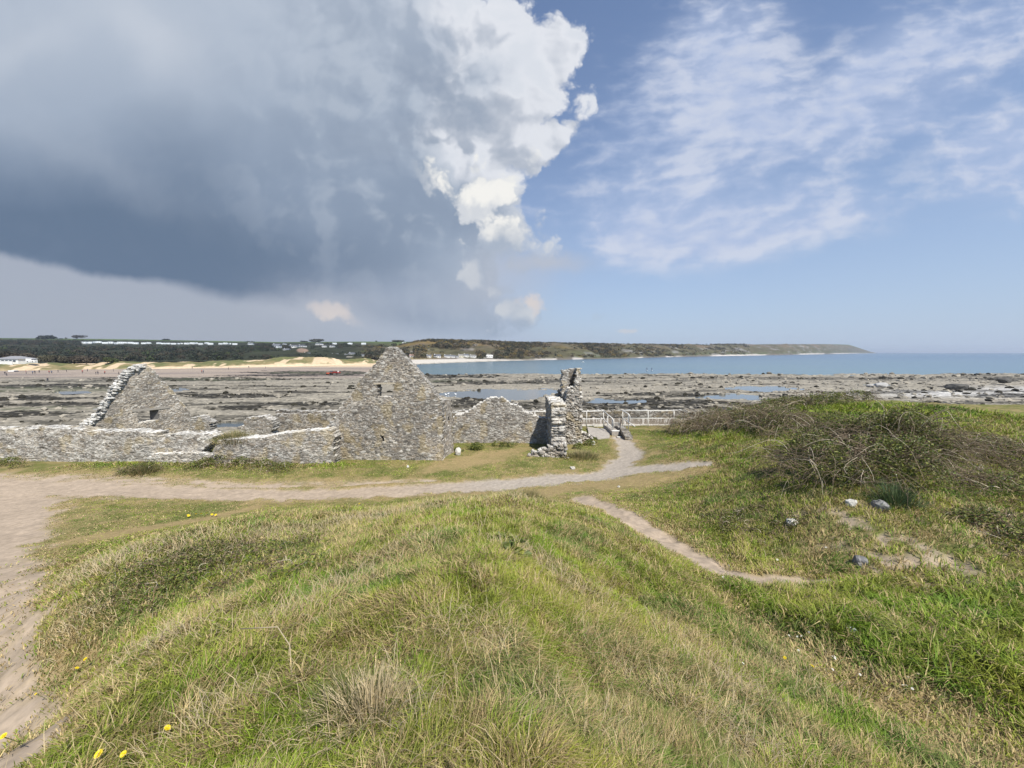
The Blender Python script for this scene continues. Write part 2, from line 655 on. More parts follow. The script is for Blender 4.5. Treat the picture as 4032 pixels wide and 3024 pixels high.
def plain_mat(name, rgb, rough=0.7, nscale=20.0, namt=0.12, spec=0.3, metal=0.0):
    m, gg = material(name)
    tc = gg.new('ShaderNodeTexCoord')
    n = gg.noise(E(gg, tc.outputs['Object']), nscale, 4, 0.6)
    f = gg.ramp(n, 0.25, 0.75, 1.0 - namt, 1.0 + namt, smooth=False)
    cc = gg.vmath('SCALE', (*rgb,), scale=f)
    return finish(m, gg, cc, rough, None, spec=spec)


M_STONE = attr_mat("rubble_stone", 0.92, 26.0, 0.28, 0.35, 0.012, 0.15)
M_GRASS = attr_mat("grass_blades", 0.62, 3.0, 0.15, spec=0.25, trans=0.28)
M_STRAW = attr_mat("dry_straw", 0.75, 5.0, 0.15, spec=0.15, trans=0.12)
M_LEAF = attr_mat("leaves", 0.5, 9.0, 0.2, spec=0.35, trans=0.25)
M_WOOD = attr_mat("stems", 0.85, 20.0, 0.2, spec=0.15)
M_FAR = attr_mat("far_painted", 0.85, 0.6, 0.08, spec=0.15)
M_ROCK = attr_mat("rock", 0.85, 9.0, 0.3, 0.5, 0.03, 0.2)
M_RAIL = plain_mat("galvanised_rail", (0.62, 0.60, 0.55), 0.45, 14.0, 0.12, 0.4)
M_WHITE = plain_mat("white_paint", (0.75, 0.75, 0.72), 0.6, 8.0, 0.05)

# ------------------------------------------------------------------ near ground
CTRL = [  # (photo x, photo y, depth) on the grassy mound, the path and the right-hand dune
    (2016, 3000, 1.42), (2016, 2304, 3.0), (2016, 2106, 5.0), (2016, 2010, 7.3), (2050, 1964, 9.0),
    (1400, 2090, 7.0), (1400, 2300, 3.6), (1400, 2700, 2.0), (700, 2170, 6.5), (400, 2270, 6.0), (700, 2500, 3.2), (700, 2900, 1.9),
    (0, 1950, 15.6), (0, 2100, 11.5), (0, 2250, 8.8), (0, 2600, 5.2), (0, 3000, 3.5), (400, 2700, 3.6),
    (900, 2040, 13), (300, 2050, 12.5), (1500, 2000, 14), (1800, 1975, 14.5), (1250, 2020, 11.5),
    (700, 1950, 15.7), (1600, 1925, 16.3), (2300, 1880, 18), (2450, 1800, 21.5), (2480, 1740, 25.4), (2200, 1940, 15),
    (2300, 1965, 13.6), (2500, 2060, 10.5), (2700, 2180, 8.3), (2950, 2270, 7.0), (3200, 2290, 6.8), (2900, 2400, 5.6), (3000, 2480, 5.0),
    (3300, 2640, 4.1), (3600, 2800, 3.5), (4032, 3000, 2.9), (2500, 2400, 4.2), (2400, 2800, 2.3), (3000, 2900, 2.55), (2500, 2200, 6.0),
    (3400, 2330, 6.1), (3700, 2400, 5.4), (3500, 2560, 4.4), (4000, 2350, 5.6), (4000, 2600, 4.0), (3250, 2440, 5.2),
    (3200, 2150, 8.2), (3300, 2000, 9.0), (3400, 1850, 11.5), (3400, 1760, 14), (3900, 2100, 7.6), (3900, 1850, 11.5), (4000, 1720, 15),
    (3500, 1580, 24), (3900, 1610, 24), (3050, 1630, 24), (2700, 1722, 25), (2650, 1780, 20), (2790, 1730, 20), (2900, 1850, 15),
    (2800, 1950, 12.6), (2600, 1860, 17), (2500, 1950, 14), (3200, 1700, 18),
]
WPTS = [(x, y, 0.0 if (y < 22 or x > -8) else (-0.35 if y < 30 else -0.9)) for x in (-38, -28, -19, -10, -4, 2) for y in (20.5, 26, 33)] + [(-38, 14, 0.1), (-30, 12, 0.2), (7, 32, 0.0), (6.5, 28, 0.0), (8.6, 30.5, -0.05), (7, 31.3, -0.1), (8.6, 31.6, -0.1), (10, 31.5, .0), (9.3, 28.5, 0.0), (8, 26.5, .0), (10.5, 30.3, .0), (12, 31.3, 0), (13.5, 31, .1), (11, 28.6, .05), (12.5, 33, 0.1), (15.5, 33, .8), (18, 33, 1.4), (30, 33, 1.8),
        (45, 20, 2.2), (45, 5, 2.4), (20, 5, 2.5), (30, 12, 2.5), (-20, 4, 1.4), (-30, -4, 1.8), (0, -4, 4.4), (15, -5, 3.2), (-10, 0, 2.0), (0, 11, 1.5), (0, 13, 0.45), (3, 11, 1.2), (0, 0, 4.36), (40, -5, 2.8)]
_c = np.array([P(*q) for q in CTRL] + [np.array(q, float) for q in WPTS])


def _phi(r):
    return r * r * np.log(r + 1e-9)


def _rbf_fit(c, smooth=0.02):
    n = len(c)
    r = np.hypot(c[:, None, 0] - c[None, :, 0], c[:, None, 1] - c[None, :, 1])
    A = np.zeros((n + 3, n + 3))
    A[:n, :n] = _phi(r) + np.eye(n) * smooth
    A[:n, n] = 1; A[:n, n + 1:] = c[:, :2]; A[n, :n] = 1; A[n + 1:, :n] = c[:, :2].T
    return np.linalg.solve(A, np.concatenate([c[:, 2], [0, 0, 0]]))


_w = _rbf_fit(_c)


def base_h(x, y):
    x = np.asarray(x, float); y = np.asarray(y, float)
    sh = x.shape
    xf, yf = x.ravel(), y.ravel()
    z = np.zeros(len(xf))
    for i in range(0, len(xf), 60000):
        a, b = xf[i:i + 60000], yf[i:i + 60000]
        r = np.hypot(a[:, None] - _c[None, :, 0], b[:, None] - _c[None, :, 1])
        z[i:i + 60000] = _phi(r) @ _w[:-3] + _w[-3] + _w[-2] * a + _w[-1] * b
    return z.reshape(sh)


def edge_y(x):
    """where the grassy land ends and the shore begins"""
    return np.where(x < 9, 30.9 + 0.4 * sstep(-21, -19, x), 31.3 - 0.9 * sstep(14.5, 20, x)) + (fbm(np.asarray(x) * 0.35, np.asarray(x) * 0, o=3, s=91) - 0.5) * 2.0 * sstep(14, 18, x)


def H(x, y):
    x = np.asarray(x, float); y = np.asarray(y, float)
    z = base_h(x, y)
    rough = sstep(0.25, 1.2, z) * 1.0 + 0.25
    z = z + ((fbm(x * 1.1, y * 1.1, o=3, s=3) - 0.5) * 0.13 + (fbm(x * 3.1, y * 3.1, o=3, s=5) - 0.5) * 0.10) * rough
    e = edge_y(x)
    w = sstep(e, e + 1.6, y)
    return z * (1 - w) + (-3.9) * w


def hit(px, py, far=40.0):
    """where the sight line through a photo pixel meets the near ground"""
    px = np.atleast_1d(np.asarray(px, float)); py = np.atleast_1d(np.asarray(py, float))
    dx, dy, dz = ray(px, py)
    t = np.full(px.shape, 0.8)
    done = np.zeros(px.shape, bool)
    for _ in range(900):
        z = EYE + dz * t
        h = H(dx * t, dy * t)
        done |= (z - h) < 0.01
        step = np.clip((z - h) * 0.35, 0.006, 0.25)
        t = np.where(done, t, t + step)
        if done.all() or (t > far).all():
            break
    return np.stack([dx * t, dy * t, H(dx * t, dy * t)], 1)


def path_px(pts):
    q = hit([p[0] for p in pts], [p[1] for p in pts])
    return [tuple(a) for a in q]


PATHS = {
    'main': (path_px([(-500, 1925), (0, 1915), (400, 1925), (800, 1940), (1200, 1945), (1600, 1928), (2000, 1905), (2300, 1880), (2500, 1848), (2700, 1829), (2790, 1824)]),
             [1.3, 1.3, 1.05, .75, .7, .7, .75, .85, .8, .55, .2]),
    'upper': (path_px([(-300, 1880), (300, 1885), (800, 1905), (1300, 1905), (1700, 1890)]), [.8, .7, .5, .4, .2]),
    'stairs': (path_px([(2400, 1862), (2480, 1795), (2465, 1745), (2440, 1722)]), [.6, .75, .55, .5]),
    'side': (path_px([(2290, 1958), (2420, 2010), (2560, 2090), (2700, 2180), (2850, 2250), (3000, 2283), (3150, 2290), (3260, 2280)]),
             [.45, .48, .48, .45, .41, .36, .28, .14]),
    'left': (path_px([(60, 1955), (0, 2060), (-110, 2200), (-300, 2400)]), [1.3, 1.25, 1.1, .9]),
    'strip': (path_px([(0, 2240), (-10, 2450), (-20, 2700), (-20, 2980)]), [.65, .55, .46, .40]),
}
TROD = {
    'faint': (path_px([(2860, 2380), (3000, 2480), (3200, 2590), (3400, 2690), (3700, 2850), (4032, 3000)]), [.35, .35, .4, .45, .5, .55]),
    'court': (path_px([(1700, 1850), (1850, 1815), (1950, 1795), (2060, 1765)]), [.6, 1.1, 1.0, .5]),
    'leftdry': (path_px([(40, 2300), (20, 2600), (80, 2990)]), [.7, .6, .5]),
    'lawn': (path_px([(2150, 1935), (2500, 1890), (2750, 1850)]), [.9, 1.2, .8]),
    'laid': (path_px([(200, 2150), (700, 2060), (1000, 2000)]), [.5, .35, .3]),
}


def band(x, y, spec, soft=0.35):
    pts, hw = spec
    d, t = seg_dist(x, y, pts)
    w = np.interp(t, np.arange(len(hw)), hw)
    jit = 1 + (fbm(np.asarray(x) * 2.0, np.asarray(y) * 2.0, o=5, s=31, gain=.65) - 0.5) * 1.3
    return 1 - sstep(w * jit * (1 - soft), w * jit * (1 + soft), d)


BANK = hit([3330, 3480, 3640, 3850, 3960, 3560], [2060, 2110, 2190, 2210, 2120, 2230])


def masks(x, y):
    sand = np.zeros(np.shape(x))
    for k in PATHS:
        b = band(x, y, PATHS[k])
        if k == 'strip':
            b = b * (0.72 + 0.28 * sstep(0.36, 0.60, fbm(np.asarray(x) * 4.5, np.asarray(y) * 4.5, o=5, s=45, gain=.65)))
        if k == 'upper':
            b = b * (0.35 + 0.65 * sstep(0.42, 0.6, fbm(np.asarray(x) * 1.1, np.asarray(y) * 3.0, o=4, s=44)))
        sand = np.maximum(sand, b)
    dry = np.zeros(np.shape(x))
    for k in TROD:
        dry = np.maximum(dry, band(x, y, TROD[k], 0.6))
    for k in PATHS:
        pts, hw = PATHS[k]
        dry = np.maximum(dry, 0.8 * band(x, y, (pts, [h * 1.5 + .15 for h in hw]), 0.5))
    bk = np.zeros(np.shape(x))
    for q in BANK:
        bk = np.maximum(bk, np.exp(-((x - q[0]) ** 2 + (y - q[1]) ** 2) / 1.1))
    bank = bk * sstep(0.50, 0.64, fbm(np.asarray(x) * 2.6, np.asarray(y) * 2.6, o=5, s=52, gain=.7))
    sand = np.maximum(sand, bank * 0.9)
    return sand, dry, bk


def build_ground():
    nx, ny = 760, 560
    t = np.linspace(-1, 1, nx)
    gx = 48 * np.sign(t) * (0.30 * np.abs(t) + 0.70 * np.abs(t) ** 2.4)
    s = np.linspace(0, 1, ny)
    gy = -7 + 43.5 * (0.55 * s + 0.45 * s ** 2.0)
    X, Y = np.meshgrid(gx, gy)
    x, y = X.ravel(), Y.ravel()
    z = H(x, y)
    sand, dry, bk = masks(x, y)
    # footprints and hollows worn in the sand
    z = z - sand * 0.05 + sand * (fbm(x * 4, y * 4, o=4, s=61, gain=.6) - 0.5) * 0.065
    n1 = fbm(x * 1.3, y * 1.3, o=5, s=71, gain=.6); n2 = fbm(x * 5, y * 5, o=3, s=72)
    green = np.array([0.125, 0.130, 0.040]); thatch = np.array([0.27, 0.205, 0.10])
    c = green + (thatch - green) * np.clip(sstep(0.38, 0.62, n1) * 0.6 + dry * 0.75 + (n2 - 0.5) * 0.6, 0, 1)[:, None]
    sc = np.array([0.345, 0.275, 0.205]) * (0.78 + 0.26 * n2 + 0.20 * fbm(x * 1.1, y * 2.2, o=4, s=73))[:, None]
    gravel = np.array([0.33, 0.295, 0.25])
    far = sstep(14, 17, y) * sstep(-6, 0, x)
    sc = sc + (gravel - sc) * far[:, None] * 0.75
    c = c + (sc - c) * sand[:, None]
    e = edge_y(x)
    shore = sstep(e + 0.2, e + 0.8, y)
    c = c + (np.array([0.26, 0.22, 0.17]) - c) * shore[:, None]
    i = np.arange(nx * ny).reshape(ny, nx)
    q = np.stack([i[:-1, :-1], i[:-1, 1:], i[1:, 1:], i[1:, :-1]], -1).reshape(-1, 4)
    m = attr_mat("turf_and_sand", 0.95, 7.0, 0.22, 0.5, 0.03, 0.1)
    o = mesh_np("ground", np.stack([x, y, z], 1), q, None, c, m)
    tag(o, kind="structure")


build_ground()


# ------------------------------------------------------------------ rubble masonry
def plane_hit(px, py, O, a):
    """(s, z) where the sight lines meet the vertical plane through O along direction a"""
    dx, dy, dz = ray(px, py)
    nx, ny = -a[1], a[0]
    t = (O[0] * nx + O[1] * ny) / (dx * nx + dy * ny)
    return (dx * t - O[0]) * a[0] + (dy * t - O[1]) * a[1], EYE + dz * t


def wall_mesh(name, O, a, poly, thick, holes=(), res=0.04, parent=None, seed=0, lichen=0.8, rag=0.10, warm=0.0, dark=0.0, depth=0.019,
              stone=(0.23, 0.23, 0.105), white=0.0, K=8, mat=None, lean=None, cell=0.75):
    """a wall of individual rubble stones: outline poly in (along, up), built out from plane O/a by `thick` away from the viewer"""
    a = np.array(a, float); a /= np.hypot(*a)
    nrm = np.array([-a[1], a[0]])                     # inward
    poly = [(float(p[0]), float(p[1])) for p in poly]
    s0 = min(p[0] for p in poly) - 0.15; s1 = max(p[0] for p in poly) + 0.15
    z0 = min(p[1] for p in poly) - 0.10; z1 = max(p[1] for p in poly) + 0.15
    ni, nj = int((s1 - s0) / res) + 1, int((z1 - z0) / res) + 1
    cs = s0 + (np.arange(ni) + 0.5) * res
    cz = z0 + (np.arange(nj) + 0.5) * res
    S, Z = np.meshgrid(cs, cz, indexing='ij')
    stone = np.array(stone)

    def world(s, z, d):
        return np.stack([O[0] + a[0] * s + nrm[0] * d, O[1] + a[1] * s + nrm[1] * d, z], -1)
    # which stones belong: the stone's own centre must lie inside the outline
    pts = np.stack([S.ravel(), 0 * S.ravel() + 7.3 * seed, Z.ravel()], 1)
    jit = (fbm(pts[:, 0] * 2.3, pts[:, 2] * 2.3, o=2, s=seed + 3) - 0.5) * rag
    _, _, hid, fp = worley(pts / stone, seed)
    fs, fz = fp[:, 0] * stone[0], fp[:, 2] * stone[2]
    mixs, mixz = (1 - cell) * S.ravel() + cell * fs, (1 - cell) * Z.ravel() + cell * fz
    inside = in_poly(mixs + jit, mixz + jit * 0.6, poly).reshape(ni, nj)
    for (h0, h1, hz0, hz1) in holes:
        js = (hid.reshape(ni, nj) - 0.5) * 0.08
        inside &= ~((S > h0 + js) & (S < h1 + js) & (Z > hz0 + js * 0.4) & (Z < hz1))
    ii, jj = np.nonzero(inside)
    vid = lambda i, j, k: (k * (ni + 1) + i) * (nj + 1) + j
    q = []
    q.append(np.stack([vid(ii, jj, 0), vid(ii + 1, jj, 0), vid(ii + 1, jj + 1, 0), vid(ii, jj + 1, 0)], 1))
    q.append(np.stack([vid(ii, jj, K), vid(ii, jj + 1, K), vid(ii + 1, jj + 1, K), vid(ii + 1, jj, K)], 1))
    pad = np.zeros((ni + 2, nj + 2), bool); pad[1:-1, 1:-1] = inside
    for (di, dj, e0, e1) in ((-1, 0, (0, 1), (0, 0)), (1, 0, (1, 0), (1, 1)), (0, -1, (0, 0), (1, 0)), (0, 1, (1, 1), (0, 1))):
        b = inside & ~pad[1 + di:1 + di + ni, 1 + dj:1 + dj + nj]
        bi, bj = np.nonzero(b)
        for k in range(K):
            A0 = vid(bi + e0[0], bj + e0[1], k); B0 = vid(bi + e1[0], bj + e1[1], k)
            A1 = vid(bi + e0[0], bj + e0[1], k + 1); B1 = vid(bi + e1[0], bj + e1[1], k + 1)
            q.append(np.stack([A0, B0, B1, A1], 1)[:, ::-1])
    q = np.concatenate(q)
    used, inv = np.unique(q.ravel(), return_inverse=True)
    q = inv.reshape(-1, 4)
    j = used % (nj + 1); i = (used // (nj + 1)) % (ni + 1); k = used // ((nj + 1) * (ni + 1))
    s, z, d = s0 + i * res, z0 + j * res, k * thick / K
    p = np.stack([s, d + 7.3 * seed, z], 1)
    p2 = p + np.stack([(fbm(s * 5, z * 5, d * 5, o=2, s=s_) - 0.5) * 0.10 for s_ in (seed + 21, seed + 22, seed + 23)], 1) * np.array([1, 1, .6])
    f1, f2, hid, fp = worley(p2 / stone, seed)
    co = np.stack([s, d, z], 1)
    fn = np.cross(co[q[:, 1]] - co[q[:, 0]], co[q[:, 3]] - co[q[:, 0]])
    vn = np.zeros_like(co)
    for c in range(4):
        np.add.at(vn, q[:, c], fn)
    vn /= np.linalg.norm(vn, axis=1)[:, None] + 1e-9
    joint = 1 - sstep(0.02, 0.20, f2 - f1)
    disp = (sstep(0.0, 0.30, f2 - f1) - 0.7) * depth + (hid - 0.5) * depth * 1.6
    disp += (fbm(s * 9, z * 9, d * 9, o=2, s=seed + 40) - 0.5) * 0.02
    co = co + vn * disp[:, None]
    w = world(co[:, 0], co[:, 2], co[:, 1])
    if lean:
        w[:, 0] += lean[0] * (co[:, 2]); w[:, 1] += lean[1] * co[:, 2]
    # colour of each stone, its mortar, painted sunlight on its top, its lichen
    h2 = (hid * 7.31) % 1.0; h3 = (hid * 23.7) % 1.0
    tone = np.array([0.168, 0.153, 0.135]) * (0.60 + 0.80 * h2)[:, None]
    brown = np.array([0.235, 0.195, 0.150])
    pale = np.array([0.44, 0.42, 0.38])
    c = tone + (brown - tone) * (sstep(0.6, 0.9, h3) * 0.7 + warm)[:, None]
    c = c + (pale - c) * (sstep(0.86 - 0.25 * white, 0.97, hid) * 0.75)[:, None]
    patch = sstep(0.42, 0.62, fbm(s * 0.9, z * 1.2, d, o=4, s=seed + 50))
    mort = np.array([0.36, 0.32, 0.265]) * (0.75 + 0.35 * patch)[:, None]
    c = c + (mort - c) * (joint * (0.35 + 0.55 * patch))[:, None]
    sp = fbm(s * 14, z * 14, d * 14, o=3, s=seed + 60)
    li = sstep(0.66, 0.72, sp) * 0.5 + sstep(0.45, 0.95, vn[:, 2]) * lichen * sstep(0.28, 0.48, sp)  # lichens speckle the stone; upward faces are also painted paler, as if sunlit
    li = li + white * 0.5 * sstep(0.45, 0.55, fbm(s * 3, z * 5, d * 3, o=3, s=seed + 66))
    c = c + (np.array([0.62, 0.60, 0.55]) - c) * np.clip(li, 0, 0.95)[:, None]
    och = sstep(0.60, 0.72, fbm(s * 1.7 + 9, z * 1.7, d * 1.7, o=3, s=seed + 70)) * 0.45
    c = c + (np.array([0.33, 0.25, 0.11]) - c) * och[:, None] * (0.5 + 0.5 * sp)[:, None]
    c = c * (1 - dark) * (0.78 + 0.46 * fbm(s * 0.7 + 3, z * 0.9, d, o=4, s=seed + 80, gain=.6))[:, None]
    if parent is not None and parent.type == 'EMPTY':
        w = w - np.array(parent.location)
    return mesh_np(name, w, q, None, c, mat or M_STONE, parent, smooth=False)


def px_poly(pts, O, a):
    return [plane_hit(p[0], p[1], O, a) for p in pts]


def beam(name, A, B, th, dp, parent, col, mat=None):
    """a squared timber or stone beam from A to B"""
    A, B = np.array(A, float), np.array(B, float)
    d = (B - A) / np.linalg.norm(B - A)
    n = np.array([-d[1], d[0], 0]); n /= np.linalg.norm(n)
    u = np.array([0, 0, 1.0])
    m = 9
    t = np.linspace(0, 1, m)
    v = []
    for k, tt in enumerate(t):
        c = A + (B - A) * tt
        wob = (RNG.uniform(-1, 1, 4) * 0.012)
        for (e, f, w_) in ((0, 0, wob[0]), (1, 0, wob[1]), (1, 1, wob[2]), (0, 1, wob[3])):
            v.append(c + n * (dp * e) + u * (th * f + w_))
    q = []
    for k in range(m - 1):
        for e in range(4):
            q.append((k * 4 + e, k * 4 + (e + 1) % 4, k * 4 + 4 + (e + 1) % 4, k * 4 + 4 + e))
    q += [(3, 2, 1, 0), (m * 4 - 4, m * 4 - 3, m * 4 - 2, m * 4 - 1)]
    v = np.array(v)
    if parent is not None:
        v = v - np.array(parent.location)
    c = np.tile(np.array(col), (len(v), 1))
    return mesh_np(name, v, q, None, c, mat or M_STONE, parent, smooth=False)


GATE = (1.0, 0.0)


def build_ruins():
    # ---- the tall gabled house in the middle
    O = (-9.75, 21.25); a = np.array([5.9, -0.30]); a /= np.hypot(*a)
    house = empty("ruined_house", (-6.8, 21.5, 0))
    tag(house, "tallest roofless ruin of grey rubble stone with a steep gable and a small square opening", "ruin")
    out = [(1305, 1850), (1311, 1790), (1330, 1700), (1348, 1640), (1356, 1582), (1391, 1545), (1404, 1511), (1436, 1475), (1467, 1444), (1482, 1425), (1501, 1402),
           (1516, 1374), (1527, 1368), (1539, 1364), (1556, 1370), (1572, 1381), (1584, 1400), (1602, 1415), (1630, 1446), (1657, 1474), (1685, 1510), (1707, 1541), (1728, 1572),
           (1743, 1578), (1742, 1850)]
    poly = px_poly(out, O, a)
    w0 = plane_hit(1488, 1562, O, a); w1 = plane_hit(1546, 1514, O, a)
    t0 = plane_hit(1501, 1738, O, a); t1 = plane_hit(1511, 1716, O, a)
    b0 = plane_hit(1478, 1705, O, a)
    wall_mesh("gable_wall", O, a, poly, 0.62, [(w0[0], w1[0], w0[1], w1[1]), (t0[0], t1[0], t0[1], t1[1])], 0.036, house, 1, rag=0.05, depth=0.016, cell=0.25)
    A = np.array([O[0] + a[0] * (w0[0] - 0.22), O[1] + a[1] * (w0[0] - 0.22) - 0.03, w1[1]])
    B = np.array([O[0] + a[0] * (w1[0] + 0.16), O[1] + a[1] * (w1[0] + 0.16) - 0.03, w1[1] + 0.02])
    beam("lintel", A, B, 0.09, 0.60, house, (0.40, 0.35, 0.27))
    # right-hand return wall, seen edge-on, with its small opening
    Or = (O[0] + a[0] * (poly[-1][0] - 0.02) + 0.02, O[1] + a[1] * poly[-1][0] + 0.58)
    ar = np.array([0.30, 1.0]); ar /= np.hypot(*ar)
    wall_mesh("side_wall", Or, ar, [(0, -0.2), (0, 3.22), (0.5, 3.3), (0.95, 3.2), (1.15, 2.6), (1.1, 1.8), (1.2, 0.9), (1.3, -0.2)], 0.60,
              [(0.55, 0.78, 1.75, 2.25)], 0.04, house, 2, warm=0.1, rag=0.10, K=14, cell=.45, depth=.007)
    # broken stump of the left-hand return wall
    Ol = (O[0] - 0.55, O[1] + 0.34)
    st = px_poly([(1286, 1850), (1290, 1740), (1296, 1672), (1318, 1640), (1335, 1612), (1352, 1583), (1368, 1640), (1368, 1850)], Ol, GATE)
    wall_mesh("side_wall", Ol, GATE, st, 0.9, (), 0.04, house, 3, K=14, warm=0.35, white=0.25, rag=0.2)

    # ---- the gable on the left, turned a little to the sea
    az = math.radians(40)
    a2 = np.array([math.sin(az), math.cos(az)])
    O2 = np.array([-29.28, 26.0])
    g2 = empty("ruined_gable", (-27.3, 28.3, 0))
    tag(g2, "triangular stone gable with white stepped left edge and a window under a timber lintel", "ruin")
    out2 = [(150, 1740), (176, 1706), (205, 1684), (312, 1685)]
    out2 = [(300, 1745), (304, 1692), (330, 1662), (375, 1635), (405, 1590), (432, 1545), (455, 1518), (470, 1490), (490, 1462), (520, 1443), (548, 1436), (572, 1433),
            (590, 1440), (606, 1455), (640, 1497), (672, 1530), (700, 1570), (728, 1600), (748, 1630), (760, 1650), (764, 1760)]
    p2 = px_poly(out2, O2, a2)
    h0 = plane_hit(546, 1663, O2, a2); h1 = plane_hit(624, 1612, O2, a2)
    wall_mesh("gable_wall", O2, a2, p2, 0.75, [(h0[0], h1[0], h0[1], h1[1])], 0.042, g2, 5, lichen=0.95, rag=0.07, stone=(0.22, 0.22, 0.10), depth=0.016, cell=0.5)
    la = plane_hit(520, 1612, O2, a2); lb = plane_hit(668, 1594, O2, a2)
    A = np.array([O2[0] + a2[0] * la[0] + 0.02, O2[1] + a2[1] * la[0] - 0.04, h1[1] - 0.02]); B = np.array([O2[0] + a2[0] * lb[0] + 0.02, O2[1] + a2[1] * lb[0] - 0.04, h1[1] + 0.02])
    beam("lintel", A, B, 0.16, 0.30, g2, (0.26, 0.24, 0.21), M_WOOD)
    # splayed right-hand jamb of the window
    sp = MB()
    J = lambda s, d, z: (O2[0] + a2[0] * s - a2[1] * d - g2.location[0], O2[1] + a2[1] * s + a2[0] * d - g2.location[1], z)
    s1 = h1[0]
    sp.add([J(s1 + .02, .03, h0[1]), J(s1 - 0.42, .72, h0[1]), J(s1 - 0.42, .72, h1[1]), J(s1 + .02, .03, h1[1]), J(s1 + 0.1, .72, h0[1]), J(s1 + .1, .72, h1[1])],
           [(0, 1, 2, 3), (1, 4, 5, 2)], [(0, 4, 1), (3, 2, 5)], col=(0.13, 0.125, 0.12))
    sp.build("window_jamb", M_STONE, g2)
    # white stones of the torn-off side wall that step down at its left edge
    O2b = np.array([-28.9, 25.35])
    a2b = np.array([1.0, 0.12]); a2b /= np.hypot(*a2b)
    es = [(306, 1690), (330, 1668), (372, 1634), (402, 1590), (430, 1544), (454, 1516), (472, 1486), (494, 1460), (522, 1444), (550, 1436)]
    ex = np.array([q_[0] for q_ in es], float); ey = np.array([q_[1] for q_ in es], float)
    m = MB()
    tt = np.linspace(0, 1, 84)
    for k, t_ in enumerate(tt):
        u_ = t_ * (len(es) - 1)
        pxx, pyy = np.interp(u_, np.arange(len(es)), ex), np.interp(u_, np.arange(len(es)), ey)
        for row in range(2):
            sa, za = plane_hit(pxx + row * 13 + RNG.uniform(-7, 7), pyy + row * 7 + RNG.uniform(-4, 6), O2, a2)
            c_ = np.array([O2[0] + a2[0] * sa, O2[1] + a2[1] * sa, za]) + np.array([RNG.uniform(-.05, .05), 0.06 - .10 * row + RNG.uniform(-.06, .06), -.04])
            rot = RNG.normal(0.12, 0.25)
            L_, D_, T_ = RNG.uniform(.06, .16), RNG.uniform(.10, .22), RNG.uniform(.025, .055)
            ca, sa2 = math.cos(rot), math.sin(rot)
            vs = []
            for (dx_, dy_, dz_) in ((-1, -1, -1), (1, -1, -1), (1, 1, -1), (-1, 1, -1), (-.85, -.8, 1), (.85, -.85, 1), (.8, .85, 1), (-.85, .8, 1)):
                x_, y_ = dx_ * L_ * RNG.uniform(.8, 1.1), dy_ * D_ * RNG.uniform(.8, 1.1)
                vs.append(c_ + (x_ * ca - y_ * sa2, x_ * sa2 + y_ * ca, dz_ * T_ + RNG.uniform(-.015, .015) - dx_ * .02) - np.array(g2.location))
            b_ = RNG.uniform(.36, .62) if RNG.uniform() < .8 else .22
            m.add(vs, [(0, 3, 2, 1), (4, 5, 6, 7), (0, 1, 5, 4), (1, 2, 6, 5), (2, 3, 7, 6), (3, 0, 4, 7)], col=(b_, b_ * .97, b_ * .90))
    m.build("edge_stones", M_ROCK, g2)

    def lone(name, label, O, a, pts, thick, seed, cat="wall", group=None, **kw):
        e = wall_mesh(name, O, a, px_poly(pts, O, a), thick, kw.pop('holes', ()), kw.pop('res', 0.042), None, seed, **kw)
        return tag(e, label, cat, group)

    # ---- the long low wall in front
    Oa, aa = (-30.0, 20.95), np.array([1.0, -0.012]); aa /= np.hypot(*aa)
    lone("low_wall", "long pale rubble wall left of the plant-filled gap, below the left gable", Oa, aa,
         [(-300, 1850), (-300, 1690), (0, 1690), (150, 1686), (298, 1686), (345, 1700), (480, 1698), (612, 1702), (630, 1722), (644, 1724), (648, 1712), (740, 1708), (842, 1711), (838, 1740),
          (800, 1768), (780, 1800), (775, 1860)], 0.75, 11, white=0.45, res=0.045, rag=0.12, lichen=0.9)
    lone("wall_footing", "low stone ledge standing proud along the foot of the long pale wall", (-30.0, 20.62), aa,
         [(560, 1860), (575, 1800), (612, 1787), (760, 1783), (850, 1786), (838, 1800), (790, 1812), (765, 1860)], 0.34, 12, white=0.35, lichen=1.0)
    Ob = (-14.0, 20.35); ab = np.array([1.0, -0.02]); ab /= np.hypot(*ab)
    lone("low_wall", "shorter stretch of rubble wall between the plant-filled gap and the tall gabled ruin", Ob, ab,
         [(838, 1870), (842, 1770), (858, 1735), (893, 1730), (960, 1726), (1040, 1722), (1100, 1707), (1200, 1698), (1300, 1690), (1318, 1720), (1312, 1760), (1316, 1800), (1310, 1870)],
         0.8, 13, white=0.3, lichen=0.9, rag=0.08, cell=.2)
    # ---- fragments behind
    lone("wall_stump", "ragged stone stump joined to the right foot of the left gable", (-22.5, 27.5), GATE,
         [(736, 1760), (740, 1655), (758, 1644), (790, 1638), (822, 1660), (832, 1705), (834, 1760)], 0.7, 14, white=0.2, rag=0.2)
    lone("wall_stump", "round topped ruined stub standing behind the low wall between the two gables", (-19.5, 27.0), GATE,
         [(945, 1770), (950, 1690), (962, 1655), (985, 1642), (1045, 1642), (1072, 1655), (1080, 1680), (1066, 1700), (1078, 1770)], 0.8, 15, white=0.15, rag=0.2)
    lone("ruined_wall", "hump backed broken wall between the tall gabled ruin and the chimney stack", (-4.2, 25.0), GATE,
         [(1778, 1790), (1784, 1640), (1800, 1632), (1826, 1628), (1850, 1618), (1881, 1590), (1905, 1578), (1930, 1566), (1958, 1568), (1985, 1563), (2000, 1578), (2034, 1596), (2060, 1606),
          (2066, 1618), (2085, 1626), (2110, 1640), (2150, 1650), (2200, 1660), (2200, 1790)], 0.65, 16, white=0.25, rag=0.14)

